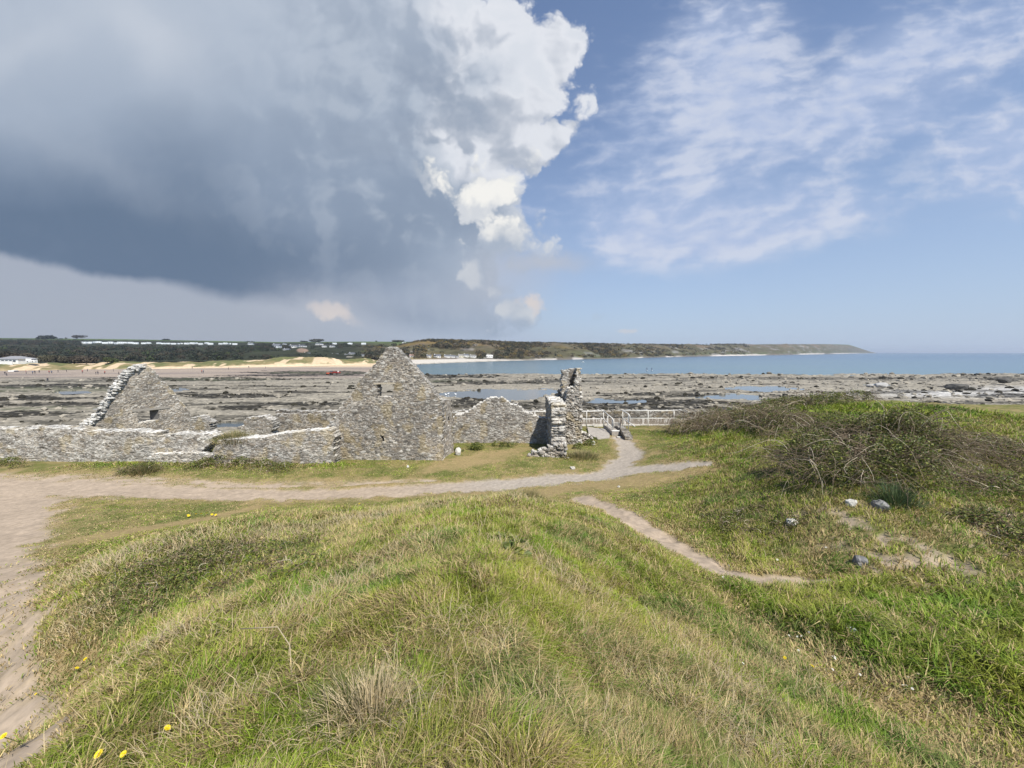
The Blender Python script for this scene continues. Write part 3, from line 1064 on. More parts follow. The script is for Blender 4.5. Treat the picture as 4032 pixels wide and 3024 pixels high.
    # ---- chimney-like stack on the right
    ch = empty("ruined_chimney", (3.2, 24.5, 0))
    tag(ch, "narrow broken chimney stack of pale stone rising highest beside the path to the shore", "ruin")
    X0 = P(2172, 1700, 22.2)[0]; X1 = P(2235, 1700, 22.2)[0]
    # the wall that runs away from the viewer, low at its near end
    Os = (X0 + 0.85, 22.2); As = np.array([0.0, 1.0])
    wall_mesh("spur_wall", Os, As, [(0, -0.3), (0.0, 0.45), (0.05, 1.1), (0.02, 2.0), (0.08, 2.62), (0.15, 2.95), (0.8, 2.98), (1.6, 3.05), (2.6, 3.0), (4.2, 3.0), (4.2, -0.3)], 0.86, (), 0.045,
              ch, 21, white=0.35, depth=0.05, stone=(0.34, 0.34, 0.20), rag=0.22, K=20)
    Of = (3.2, 24.9)
    wall_mesh("flue_front", Of, GATE, px_poly([(2226, 1860), (2228, 1600), (2230, 1562), (2236, 1532), (2248, 1524), (2262, 1522), (2272, 1508), (2284, 1502), (2288, 1522), (2292, 1560), (2290, 1640), (2288, 1860)], Of, GATE),
              0.55, (), 0.04, ch, 22, white=0.4, rag=0.2, depth=0.06)
    Op = (3.2, 25.46)
    wall_mesh("flue_pier", Op, GATE, px_poly([(2216, 1700), (2214, 1500), (2217, 1460), (2232, 1456), (2242, 1462), (2240, 1500), (2238, 1540), (2238, 1700)], Op, GATE), 0.75, (), 0.04, ch, 23, white=0.45, rag=0.1)
    wall_mesh("flue_pier", Op, GATE, px_poly([(2266, 1700), (2268, 1540), (2266, 1500), (2268, 1452), (2272, 1446), (2284, 1448), (2286, 1490), (2290, 1530), (2290, 1700)], Op, GATE), 0.75, (), 0.04, ch, 24, white=0.5, rag=0.1)
    Ok = (3.2, 26.22)
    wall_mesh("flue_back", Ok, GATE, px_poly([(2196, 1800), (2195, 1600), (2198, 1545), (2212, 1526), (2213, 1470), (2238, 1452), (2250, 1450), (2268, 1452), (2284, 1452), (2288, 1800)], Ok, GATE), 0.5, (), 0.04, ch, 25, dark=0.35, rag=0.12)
    lone("rubble_footing", "tumbled footing of loose stones at the near end of the chimney spur wall", (1.0, 21.75), np.array([1.0, -0.05]),
         [(2060, 1850), (2072, 1810), (2085, 1790), (2105, 1778), (2130, 1770), (2160, 1762), (2190, 1750), (2225, 1745), (2234, 1850)], 0.45, 26, white=0.1, lichen=.45, depth=0.09, stone=(0.27, 0.26, 0.16), rag=0.3, cat="rubble")
    lone("wall_stump", "knee high white topped stub of wall just right of the chimney stack", (3.5, 25.4), GATE,
         [(2245, 1800), (2252, 1722), (2262, 1706), (2300, 1702), (2330, 1712), (2336, 1745), (2330, 1800)], 0.6, 27, white=0.55, depth=0.08, rag=0.25)

    # ---- sea wall: concrete below, stone parapet above
    sw = empty("sea_wall", (0, 31.4, 0))
    tag(sw, "long low sea wall of lime streaked concrete with a dark stone parapet on top", "sea wall")
    m, gg = material("streaked_concrete")
    tc = gg.new('ShaderNodeTexCoord')
    px_, py_, pz_ = gg.sep(E(gg, tc.outputs['Object']))
    st = gg.noise(gg.vec(px_ * 3.2, 0.0, pz_ * 0.22), 1.6, 4, 0.6)
    n = gg.noise(E(gg, tc.outputs['Object']), 9.0, 5, 0.6)
    cc = gg.mix(gg.ramp(n, 0.3, 0.7), (0.17, 0.145, 0.12), (0.26, 0.225, 0.19))
    f = gg.ramp(st + (pz_ - 0.4) * 0.16 + (n - 0.5) * 0.25, 0.49, 0.58)
    cc = gg.mix(f * 0.85, cc, (0.60, 0.57, 0.54))
    finish(m, gg, cc, 0.9, n, 0.02, 0.4, 0.2)
    b = MB()
    b.box(-19.4, 0, -4.5, 14.5, 0.55, 0.72)
    b.build("concrete_base", m, sw)
    b = MB()
    k = RNG.uniform
    for xx in np.arange(-19.4, 14.4, 0.5):
        b.box(xx, -0.14 + k(-.02, .02), -0.15, xx + 0.49, -0.003, 0.09 + k(-.03, .03), taper=0.01, col=np.array([0.55, 0.52, 0.47]) * k(.8, 1.1))
    b.build("footing", M_ROCK, sw)
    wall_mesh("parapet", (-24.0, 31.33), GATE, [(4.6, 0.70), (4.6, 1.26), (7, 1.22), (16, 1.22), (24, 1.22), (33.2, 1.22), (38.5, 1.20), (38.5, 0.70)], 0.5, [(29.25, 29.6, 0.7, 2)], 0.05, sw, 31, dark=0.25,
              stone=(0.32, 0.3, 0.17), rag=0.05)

    wall_mesh("stone_facing", (-19.4, 31.16), GATE, [(0, -.5), (0, 0.95), (5, 1.0), (11.6, 0.98), (11.6, -.5)], 0.16, (), 0.05, sw, 34, dark=0.1, stone=(0.36, 0.3, 0.19), rag=0.05, K=3)


build_ruins()


def build_railings():
    def rail(name, label, pieces, posts):
        m = MB()
        e = empty(name, tuple(posts[0][0]))
        o = np.array(e.location)
        for pc in pieces:
            t = MB().tube([np.array(q) - o for q in pc], 0.035, 8)
            t.build("handrail", M_RAIL, e, True)
        for A, B in posts:
            MB().tube([np.array(A) - o, (np.array(A) + np.array(B)) / 2 - o, np.array(B) - o], 0.032, 8).build("post", M_RAIL, e, True)
        tag(e, label, "railing", "white tube railings by the shore steps")
    D1 = 30.3
    U = lambda px, py, D=D1: P(px, py, D)
    L = 27.9
    post = lambda px, top, bot, D=D1: (U(px, bot, D), U(px, top, D))
    rail("railing", "white tube railing left of the shore steps, with its sloping end beside the concrete ramp",
         [[U(2230, 1620), U(2300, 1620), U(2376, 1618)], [U(2230, 1650), U(2300, 1650), U(2376, 1649)],
          [U(2376, 1618), U(2393, 1632, 29.1), U(2410, 1646, L), U(2416, 1656, L - .1), U(2417, 1688, L - .1)], [U(2376, 1649), U(2393, 1666, 29.1), U(2411, 1684, L)]],
         [post(2376, 1618, 1684), post(2393, 1633, 1700, 29.1), post(2411, 1646, 1715, L), post(2310, 1620, 1684)])
    rail("railing", "white tube railing right of the shore steps, running along the sea wall to the brambles",
         [[U(2451, 1617), U(2552, 1617), U(2654, 1616)], [U(2451, 1647), U(2552, 1647), U(2654, 1647)],
          [U(2451, 1617), U(2464, 1624, 29.2), U(2475, 1630, L + .2), U(2480, 1640, L + .1), U(2481, 1662, L + .1)], [U(2451, 1647), U(2464, 1656, 29.2), U(2476, 1663, L + .2), U(2500, 1679, 27.0)]],
         [post(2452, 1617, 1682), post(2552, 1617, 1682), post(2654, 1616, 1684), post(2475, 1630, 1696, L + .2), post(2462, 1660, 1684, 29.6)])
    rail("railing", "short piece of white railing seen between the broken wall and the chimney stack",
         [[U(2060, 1621), U(2120, 1621), U(2190, 1621)], [U(2098, 1650), U(2120, 1650)]],
         [post(2106, 1621, 1690), post(2070, 1621, 1690), post(2180, 1621, 1690)])
    rail("railing", "single white rail seen over the wall just right of the tall gabled ruin",
         [[U(1780, 1625), U(1815, 1625), U(1850, 1624)]], [post(1800, 1625, 1690), post(1846, 1625, 1690)])
    # white marker post
    e = empty("marker_post", tuple(P(2115, 1690, 29.6)))
    tag(e, "short white painted post with a crosspiece in front of the sea wall", "post")
    MB().box(-.09, -.06, -0.2, .09, .06, 0.95).build("post", M_WHITE, e)
    MB().box(-.28, -.075, .55, .22, -.055, .62).build("crosspiece", M_WHITE, e)
    # ramp, steps and their dark cheek wall
    mcon = plain_mat("weathered_concrete", (0.33, 0.30, 0.26), 0.92, 6.0, 0.25, 0.1)
    r = MB()
    a, b_, c, d = P(2345, 1690, 29.9), P(2404, 1690, 29.6), P(2400, 1728, 26.6), P(2352, 1734, 26.2)
    a2_, d2 = P(2312, 1684, 30.2), P(2318, 1712, 27.6)
    q = [a2_, a, b_, c, d, d2]
    v = [np.array(t) + (0, 0, .10) for t in q] + [np.array(t) - (0, 0, .6) for t in q]
    r.add(v, [(0, 5, 2, 1), (5, 4, 3, 2)] + [(i, (i + 1) % 6, (i + 1) % 6 + 6, i + 6) for i in range(6)])
    tag(r.build("concrete_ramp", mcon), "pale concrete ramp sloping down from the sea wall left of the steps", "ramp")
    st = empty("shore_steps", tuple(P(2427, 1735, 26.4)))
    tag(st, "two concrete steps with white painted edges between the railings", "steps")
    o = np.array(st.location)
    x0, x1 = P(2412, 1700, 27.2)[0] - o[0], P(2442, 1700, 27.2)[0] - o[0]
    MB().box(x0, .95, -.4, x1, 3.4, .46).build("step", mcon, st)
    MB().box(x0 + .25, .45, -.4, x1, .947, .13).build("step", mcon, st)
    MB().box(x0, .93, .463, x1, 1.06, .52).build("step_edge", M_WHITE, st)
    MB().box(x0 + .25, .43, .133, x1, .53, .17).build("step_edge", M_WHITE, st)
    Oc = (x1 + o[0] + 0.60, 26.2)
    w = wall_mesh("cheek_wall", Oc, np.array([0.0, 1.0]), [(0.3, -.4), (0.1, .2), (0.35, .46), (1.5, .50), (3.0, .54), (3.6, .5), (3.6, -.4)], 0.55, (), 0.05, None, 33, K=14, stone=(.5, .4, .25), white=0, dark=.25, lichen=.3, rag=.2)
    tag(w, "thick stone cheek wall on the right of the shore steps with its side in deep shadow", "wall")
    MB().tube([P(2441, 1690, 27.6), P(2444, 1665, 27.9), P(2447, 1654, 28.1)], .03, 6, col=(.05, .045, .04)).build("iron_bar", M_WOOD, None, True)
    tag(bpy.data.objects["iron_bar"], "thin dark iron bar leaning beside the shore steps", "bar")


build_railings()


# ------------------------------------------------------------------ shore, sea, hills
SEA = -5.0
POOLS = [
    [(1690, 1556), (1760, 1543), (1850, 1536), (2000, 1533), (2190, 1535), (2215, 1541), (2210, 1551), (2130, 1566), (2060, 1578), (2010, 1586), (1980, 1578), (1900, 1570), (1800, 1566)],
    [(2860, 1521), (2960, 1518), (3060, 1523), (3170, 1530), (3185, 1537), (3080, 1538), (2990, 1543), (2900, 1536), (2840, 1532)],
    [(2700, 1566), (2780, 1556), (2900, 1550), (2990, 1556), (2990, 1566), (2880, 1575), (2780, 1572)],
    [(2930, 1570), (3020, 1566), (3040, 1576), (2960, 1580)],
    [(1070, 1668), (1130, 1640), (1210, 1622), (1300, 1620), (1330, 1640), (1290, 1660), (1180, 1672)],
    [(2290, 1580), (2360, 1570), (2440, 1576), (2540, 1574), (2560, 1582), (2440, 1590), (2340, 1592)],
    [(620, 1532), (720, 1526), (760, 1534), (700, 1542)],
    [(180, 1545), (330, 1538), (380, 1546), (260, 1552)],
    [(3400, 1515), (3470, 1510), (3530, 1514), (3480, 1520)],
    [(760, 1670), (860, 1662), (1000, 1655), (1060, 1660), (1000, 1675), (860, 1682)],
]
WEED = [(250, 1522, 420, 9, 1), (140, 1570, 360, 9, 1), (120, 1592, 330, 10, 1), (90, 1632, 260, 12, 1), (300, 1626, 120, 6, .7), (760, 1493, 380, 8, 1), (820, 1558, 280, 9, .9), (960, 1607, 150, 8, 1),
        (1150, 1592, 130, 10, 1), (1180, 1545, 110, 5, .7), (1250, 1468, 250, 8, 1), (1180, 1478, 260, 4, .8), (1780, 1482, 190, 7, .9), (1900, 1508, 200, 7, .8), (1700, 1520, 80, 5, .8),
        (1860, 1588, 180, 16, 1), (2060, 1598, 130, 12, 1), (2260, 1602, 260, 16, 1), (2480, 1588, 300, 16, 1), (2620, 1556, 220, 9, 1), (2500, 1612, 330, 14, 1), (2180, 1500, 90, 7, .7), (2750, 1585, 230, 10, .9),
        (3000, 1600, 250, 10, .7), (3250, 1490, 500, 5, .5), (3760, 1523, 60, 7, 1), (3950, 1495, 120, 8, .9), (3980, 1560, 160, 8, .8), (2420, 1630, 420, 12, .7)]
GREENW = [(250, 1535, 420, 12), (200, 1610, 300, 10), (760, 1493, 320, 7), (1250, 1468, 230, 6), (1750, 1500, 150, 5)]


def build_shore():
    nr, nc = 430, 1500
    t = np.linspace(0, 1, nr)
    rr = 1.0 / ((1 - t) / 26.0 + t / 580.0)
    an = np.radians(np.linspace(-64, 64, nc))
    A, R_ = np.meshgrid(an, rr)
    # depth Y follows the ring, so the rows stay level strips of shore
    y = R_.ravel(); x = (np.tan(A) * R_).ravel()
    base = np.interp(y, [26, 34, 60, 100, 150, 200, 260, 300, 330, 360, 480], [-3.6, -3.8, -4.05, -4.35, -4.6, -4.82, -4.86, -4.72, -4.3, -3.2, -2.6])
    # seaward side drops under water
    px, py = proj(x, y, base)
    n0 = fbm(x / 40, y / 16, o=4, s=201)
    shelf = 1473 + 4 * (n0 - 0.5) * 4
    bx = -0.27 * y + (n0 - 0.5) * 26
    sea_r = sstep(-6, 22, x - bx) * sstep(186, 205, y + (n0 - 0.5) * 40)
    # the far beach curves round the bay
    yedge = np.interp(x, [-110, -90, -60, -30, 0, 40, 80, 400], [290, 330, 398, 445, 492, 535, 572, 700]) + (n0 - .5) * 8
    sea_r *= 1 - sstep(-14, 0, y - yedge)
    bay = sstep(-112, -95, x) * sstep(290, 300, y)
    base = base * (1 - bay) + np.minimum(base, -5.25 + 0.028 * (y - yedge)) * bay
    z = base * (1 - sea_r) + (-7.0) * sea_r
    ri = 1 - np.abs(fbm(x / 9 + y / 60, y / 3.2 - x / 40, o=4, s=211) * 2 - 1)
    ri2 = fbm(x / 2.4, y / 1.3, o=4, s=221)
    rock = sstep(250, 200, y) * (1 - sea_r)
    leftsand = sstep(1498, 1478, py) * sstep(1700, 1500, px)
    rock = rock * (1 - 0.95 * leftsand)
    z = z + ((ri ** 2 - 0.45) * 0.34 + (ri2 - 0.5) * 0.38) * rock
    ridge_r = np.exp(-((py - 1476) / 5.0) ** 2) * sstep(1700, 2100, px)
    z = z + ridge_r * 0.5 * ri2
    # seaweed, wet sand, dry rock
    wj = (fbm(x / 10, y / 5, o=6, s=231, gain=.66) - 0.5)
    weed = np.zeros(len(x))
    for (cx, cy, rx, ry, k) in WEED:
        d = ((px - cx) / rx) ** 2 + ((py - cy) / ry) ** 2
        weed = np.maximum(weed, k * sstep(1.12, 0.88, d + wj * 4.5))
    band_n = fbm(x / 30 + 3, y / 4.5, o=6, s=241, gain=.62)
    weed = np.maximum(weed, sstep(0.57, 0.60, band_n) * rock * 0.6)
    weed = np.clip(weed * 1.25, 0, 1) * (0.55 + 0.45 * sstep(0.36, 0.50, ri2 * 0.6 + vnoise(x / 0.9, y / 0.5, s=245) * 0.4))
    gw = np.zeros(len(x))
    for (cx, cy, rx, ry) in GREENW:
        d = ((px - cx) / rx) ** 2 + ((py - cy) / ry) ** 2
        gw = np.maximum(gw, sstep(1.4, 0.3, d + wj * 2))
    pool = np.zeros(len(x))
    for pl in POOLS:
        pool = np.maximum(pool, in_poly(px + wj * 60, py + wj * 9 + (ri2 - .5) * 7, pl) * 1.0)
    z = z - pool * 0.6
    n3 = np.clip((fbm(x / 2.2, y / 1.4, o=5, s=251, gain=.7) - .5) * 1.5 + .5, 0, 1)
    n4 = fbm(x / 30, y / 12, o=3, s=252)
    c = np.array([0.235, 0.212, 0.168]) * (0.55 + 0.85 * n3)[:, None]
    c = c + (np.array([0.27, 0.24, 0.19]) - c) * (sstep(.4, .7, n4) * 0.5)[:, None]
    grey = sstep(3250, 3750, px) * sstep(1520, 1545, py + (n4 - .5) * 30) * sstep(1575, 1555, py)
    c = c + (np.array([0.40, 0.39, 0.37]) * (0.6 + .8 * n3)[:, None] - c) * (grey * 0.85)[:, None]
    sandc = np.array([0.32, 0.26, 0.205])
    wetc = np.array([0.225, 0.185, 0.16])
    ls = leftsand * sstep(1700, 1450, px + 0 * px)
    wet = sstep(0.35, 0.65, fbm(x / 60, y / 9, o=3, s=261))
    sc = sandc + (wetc - sandc) * wet[:, None]
    c = c + (sc - c) * ls[:, None]
    white = sstep(14, 26, y - yedge + wj * 8) * sstep(1560, 1620, px)
    c = c + (np.array([0.50, 0.46, 0.40]) - c) * white[:, None]
    brt = sstep(1447, 1441, py + wj * 4 - 12 * sstep(300, 0, px)) * sstep(1560, 1480, px)
    c = c + (np.array([0.56, 0.43, 0.28]) - c) * brt[:, None]
    c = c + (np.array([0.020, 0.018, 0.013]) - c) * (weed * 0.97)[:, None]
    c = c + (np.array([0.060, 0.068, 0.034]) - c) * (gw * sstep(.35, .6, ri2) * 0.75)[:, None]
    i = np.arange(nr * nc).reshape(nr, nc)
    q = np.stack([i[:-1, :-1], i[:-1, 1:], i[1:, 1:], i[1:, :-1]], -1).reshape(-1, 4)
    m = attr_mat("shore_rock", 0.85, 1.6, 0.55, 0.5, 0.15, 0.2)
    o = mesh_np("shore", np.stack([x, y, z], 1), q, None, c, m, smooth=False)
    tag(o, kind="structure")

    # loose rocks and weedy boulders strewn over the platform
    ok = np.nonzero((rock > .5) & (y < 185) & (y > 36) & (pool < .5))[0]
    wgt = (0.25 + weed[ok] + 1.2 * sstep(2000, 3600, px[ok])) * y[ok]
    pick = RNG.choice(ok, 5200, p=wgt / wgt.sum())
    bm = bmesh.new(); bmesh.ops.create_icosphere(bm, subdivisions=1, radius=1.0)
    bv = np.array([v_.co for v_ in bm.verts]); bf = np.array([[v_.index for v_ in f_.verts] for f_ in bm.faces]); bm.free()
    k = len(pick)
    sz = (0.10 + 0.35 * RNG.uniform(0, 1, k) ** 3) * (0.7 + y[pick] / 130)
    vv = bv[None] * RNG.uniform(.7, 1.25, (k, len(bv), 1)) * sz[:, None, None] * np.array([1.5, 1.0, .75])
    an_ = RNG.uniform(0, 6.28, k)
    rx, ry = vv[..., 0] * np.cos(an_)[:, None] - vv[..., 1] * np.sin(an_)[:, None], vv[..., 0] * np.sin(an_)[:, None] + vv[..., 1] * np.cos(an_)[:, None]
    vv = np.stack([rx + x[pick][:, None], ry + y[pick][:, None], vv[..., 2] + (z[pick] + sz * .2)[:, None]], -1).reshape(-1, 3)
    ff = (bf[None] + (np.arange(k) * len(bv))[:, None, None]).reshape(-1, 3)
    rc = np.array([0.25, 0.225, 0.18]) * RNG.uniform(.6, 1.35, k)[:, None]
    wd = (RNG.uniform(0, 1, k) < .10 + weed[pick] * .6)[:, None]
    rc = np.where(wd, np.array([0.030, 0.027, 0.018]), rc)
    o = mesh_np("shore_rocks", vv, None, ff, np.repeat(rc, len(bv), axis=0), M_ROCK, None, False)
    tag(o, "countless loose rocks and weed covered stones strewn over the tidal platform", "rocks", kind="stuff")

    # standing water left by the tide
    wm, gg = material("pool_water")
    tc = gg.new('ShaderNodeTexCoord')
    pos = E(gg, tc.outputs['Object'])
    bp = gg.noise(pos, 1.3, 3, 0.5)
    finish(wm, gg, (0.10, 0.11, 0.105), 0.12, bp, 0.02, 0.25, 0.5)
    for k, pl in enumerate(POOLS):
        zc = []
        for (a_, b_) in pl:
            D = (EYE + 4.2) * F / (b_ - 1387 + 1e-6)
            zc.append(float(np.interp(D, [26, 34, 60, 100, 150, 200], [-3.6, -3.8, -4.05, -4.35, -4.6, -4.82])))
        zz = np.mean(zc) - 0.10
        cxy = np.mean(pl, axis=0)
        pts = []
        for (a_, b_) in pl:
            e = np.array([a_, b_]); e = cxy + (e - cxy) * np.array([1.12, 1.25])
            pts.append(Pz(e[0], e[1], zz))
        bm = bmesh.new()
        bm.faces.new([bm.verts.new(p) for p in pts])
        me = bpy.data.meshes.new("pool_water"); bm.to_mesh(me); bm.free()
        me.materials.append(wm)
        ob = bpy.data.objects.new("pool_water", me); COL.objects.link(ob)
        tag(ob, kind="structure")

    # the sea
    sm, gg = material("sea_water")
    tc = gg.new('ShaderNodeTexCoord')
    pos = E(gg, tc.outputs['Object'])
    xx, yy, _ = gg.sep(pos)
    sw = gg.noise(gg.vec(xx * 0.004, yy * 0.012, 0.0), 1.0, 4, 0.5)
    rp = gg.noise(gg.vec(xx * 0.25, yy * 0.6, 0.0), 1.0, 4, 0.6)
    shal = gg.ramp(yy, 150.0, 900.0)
    col = gg.mix(shal, (0.085, 0.150, 0.165), (0.030, 0.085, 0.150))
    col = gg.mix(gg.ramp(sw, 0.4, 0.62) * 0.5, col, (0.060, 0.120, 0.185))
    finish(sm, gg, col, 0.22, rp, 0.25, 0.35, 0.45)
    S = 14000.0
    v = [(-S, 120, SEA), (S, 120, SEA), (S, 14000, SEA), (-S, 14000, SEA)]
    o = mesh_np("sea", v, [(0, 1, 2, 3)], None, None, sm)
    tag(o, kind="structure")
    # broad sea bed and land so that nothing ends in the air
    bedm = plain_mat("seabed", (0.10, 0.09, 0.07))
    o = mesh_np("seabed", [(-S, -2000, -7.3), (S, -2000, -7.3), (S, 14000, -7.3), (-S, 14000, -7.3)], [(0, 1, 2, 3)], None, None, bedm)
    tag(o, kind="structure")


# hill stations: photo x, photo y of the foot, distance of the foot, photo y of the skyline, distance of the skyline
HILL = [(-2600, 1436, 330, 1322, 900), (-900, 1436, 330, 1326, 900), (0, 1432, 335, 1331, 950), (500, 1425, 345, 1336, 1000), (1100, 1420, 370, 1347, 1050), (1450, 1420, 400, 1345, 1000),
        (1600, 1424, 440, 1346, 950), (1740, 1421, 470, 1348, 950), (1900, 1420, 500, 1350, 1000), (2000, 1421, 520, 1354, 1050), (2200, 1419, 560, 1357, 1150), (2450, 1413, 680, 1360, 1300),
        (2700, 1405, 950, 1360, 1550), (2900, 1401, 1200, 1357, 1900), (3062, 1398, 1520, 1356, 2200), (3230, 1394.5, 2200, 1355, 2800), (3327, 1392.6, 3000, 1357, 3500), (3345, 1392.0, 3300, 1361, 3600),
        (3381, 1391.2, 3700, 1373, 3900), (3415, 1390.6, 4100, 1384, 4200), (3447, 1390.4, 4400, 1391.0, 4420)]
HA = np.array(HILL, float)


def hill_at(px):
    return [np.interp(px, HA[:, 0], HA[:, k]) for k in (1, 2, 3, 4)]


def hill_point(px, t):
    """t = 0 at the foot of the hill, 1 on the skyline, > 1 on the plateau behind; scrub bumps left out"""
    px = np.asarray(px, float); t = np.asarray(t, float)
    fy, fD, ty, tD = hill_at(px)
    tt = np.clip(t, 0, 1)
    D = fD + (tD - fD) * t
    z0 = EYE - (fy - 1387) / F * fD
    z1 = EYE - (ty - 1387) / F * tD
    steep = sstep(1500, 1700, px)
    prof = (1 - steep) * (0.55 * tt ** 0.9 + 0.45 * tt ** 1.6) + steep * (0.80 * (1 - (1 - np.clip(tt / 0.45, 0, 1)) ** 1.6) + 0.20 * np.clip((tt - 0.2) / 0.8, 0, 1))
    prof = np.clip(prof, 0, None)
    z = z0 + (z1 - z0) * prof
    z = z - np.clip(t - 1, 0, None) * (tD - fD) * 0.02
    x = (px - CX) / F * D * (CP + SP * (CY - 1385) / F)
    return x, D, z


def hill_z_at_px(px, py):
    """the hill point seen at a photo pixel: first t whose projection climbs to py"""
    t = np.linspace(0, 1.0, 600)
    x, y, z = hill_point(np.full(600, float(px)), t)
    _, qy = proj(x, y, z)
    k = np.nonzero(qy <= py)[0]
    k = k[0] if len(k) else 599
    return np.array([x[k], y[k], z[k]]), t[k]


def build_hills():
    nx, nt = 1500, 150
    px = np.concatenate([np.linspace(-2600, 0, 160)[:-1], np.linspace(0, 3447, nx - 159)])
    t = np.concatenate([np.linspace(0, 1, nt - 12), 1 + np.linspace(0.05, 2.0, 12)])
    PX, T = np.meshgrid(px, t)
    x, y, z = hill_point(PX.ravel(), T.ravel())
    pxr, tr = PX.ravel(), T.ravel()
    fy, fD, ty, tD = hill_at(pxr)
    relh = np.clip((tD - fD) / 500, 0.2, 1)
    env = sstep(0.0, 0.10, tr) * sstep(1.0, 0.80, tr)
    gull = fbm(x / 90, y / 120, z / 200, o=4, s=301) - 0.5
    bump = fbm(x / 22, y / 22, z / 14, o=4, s=302) - 0.5
    z = z + env * (gull * 15 + bump * 7) * sstep(3450, 3250, pxr) * (1 - 0.75 * sstep(0.4, 0.6, tr))
    # colours: woods on the left, scrub, gorse and grey crags on the right, pasture along the top
    _, qy = proj(x, y, z)
    n1 = fbm(x / 60, y / 60, z / 12, o=4, s=311)
    n2 = fbm(x / 16, y / 16, z / 5, o=4, s=312)
    n3 = fbm(x / 130, y / 80, z / 20, o=3, s=313)
    wood = np.array([0.030, 0.034, 0.022]); scrub = np.array([0.085, 0.078, 0.045]); gorse = np.array([0.150, 0.105, 0.035])
    bracken = np.array([0.150, 0.110, 0.075]); crag = np.array([0.20, 0.19, 0.175]); field = np.array([0.080, 0.115, 0.040])
    c = np.tile(wood, (len(x), 1)) * (0.7 + 0.7 * n2)[:, None]
    r = sstep(1350, 1650, pxr)
    sc = scrub * (0.55 + 0.9 * n2)[:, None]
    sc = sc + (bracken - sc) * (sstep(0.45, 0.62, n1) * sstep(0.1, 0.35, tr) * 0.8)[:, None]
    sc = sc + (gorse - sc) * (sstep(0.50, 0.62, n3) * sstep(2500, 1900, pxr) * 0.75)[:, None]
    cr = sstep(0.60, 0.70, fbm(x / 34, y / 60, z / 9, o=4, s=314)) * sstep(0.55, 0.35, tr)
    sc = sc + (crag * (0.5 + .9 * n2)[:, None] - sc) * (cr * 0.9)[:, None]
    green_low = sstep(0.16, 0.02, tr) * sstep(1700, 2100, pxr) * sstep(.4, .6, n1)
    sc = sc + (np.array([0.075, 0.090, 0.040]) - sc) * (green_low * .8)[:, None]
    c = c + (sc - c) * r[:, None]
    top = sstep(0.52, 0.60, tr + (n3 - .5) * .12) * r + sstep(0.86, 0.92, tr + (n3 - .5) * .05) * (1 - r)
    hedges = sstep(0.06, 0.03, np.abs(((tr * 9 + n3 * .6) % 1) - .5)) + sstep(0.03, 0.012, np.abs(((pxr / 140 + n1) % 1) - .5))
    fc = field * (0.7 + 0.5 * vnoise(np.floor(pxr / 140), np.floor(tr * 9), s=9))[:, None]
    fc = fc + (wood - fc) * np.clip(hedges, 0, 1)[:, None] * .8
    c = c + (fc - c) * (top * 0.9)[:, None]
    # tidal rock and pale boulder beach along the foot of the cliffs
    shore = sstep(0.045, 0.015, tr + (n2 - .5) * .03) * sstep(1600, 1750, pxr)
    peb = sstep(.42, .58, fbm(pxr / 60, tr * 0, o=3, s=318))
    c = c + ((np.array([0.13, 0.115, 0.10]) + (np.array([0.42, 0.39, 0.36]) - np.array([0.13, 0.115, 0.10])) * peb[:, None]) - c) * shore[:, None]
    fawn = sstep(1490, 1530, pxr) * sstep(1760, 1640, pxr) * sstep(0.14, 0.08, tr)
    c = c + (np.array([0.21, 0.17, 0.095]) - c) * fawn[:, None]
    quarry = np.exp(-((pxr - 1197) / 24) ** 2 - ((qy - 1380) / 9.0) ** 2)
    c = c + (np.array([0.21, 0.15, 0.115]) * (.7 + .6 * n2)[:, None] - c) * sstep(.3, .6, quarry + (n2 - .5) * .3)[:, None]
    n = len(px)
    i = np.arange(nt * n).reshape(nt, n)
    q = np.stack([i[:-1, :-1], i[:-1, 1:], i[1:, 1:], i[1:, :-1]], -1).reshape(-1, 4)
    m = attr_mat("hillside", 0.95, 0.05, 0.25, 0.0, spec=0.05)
    o = mesh_np("hills", np.stack([x, y, z], 1), q, None, c, m)
    tag(o, kind="structure")


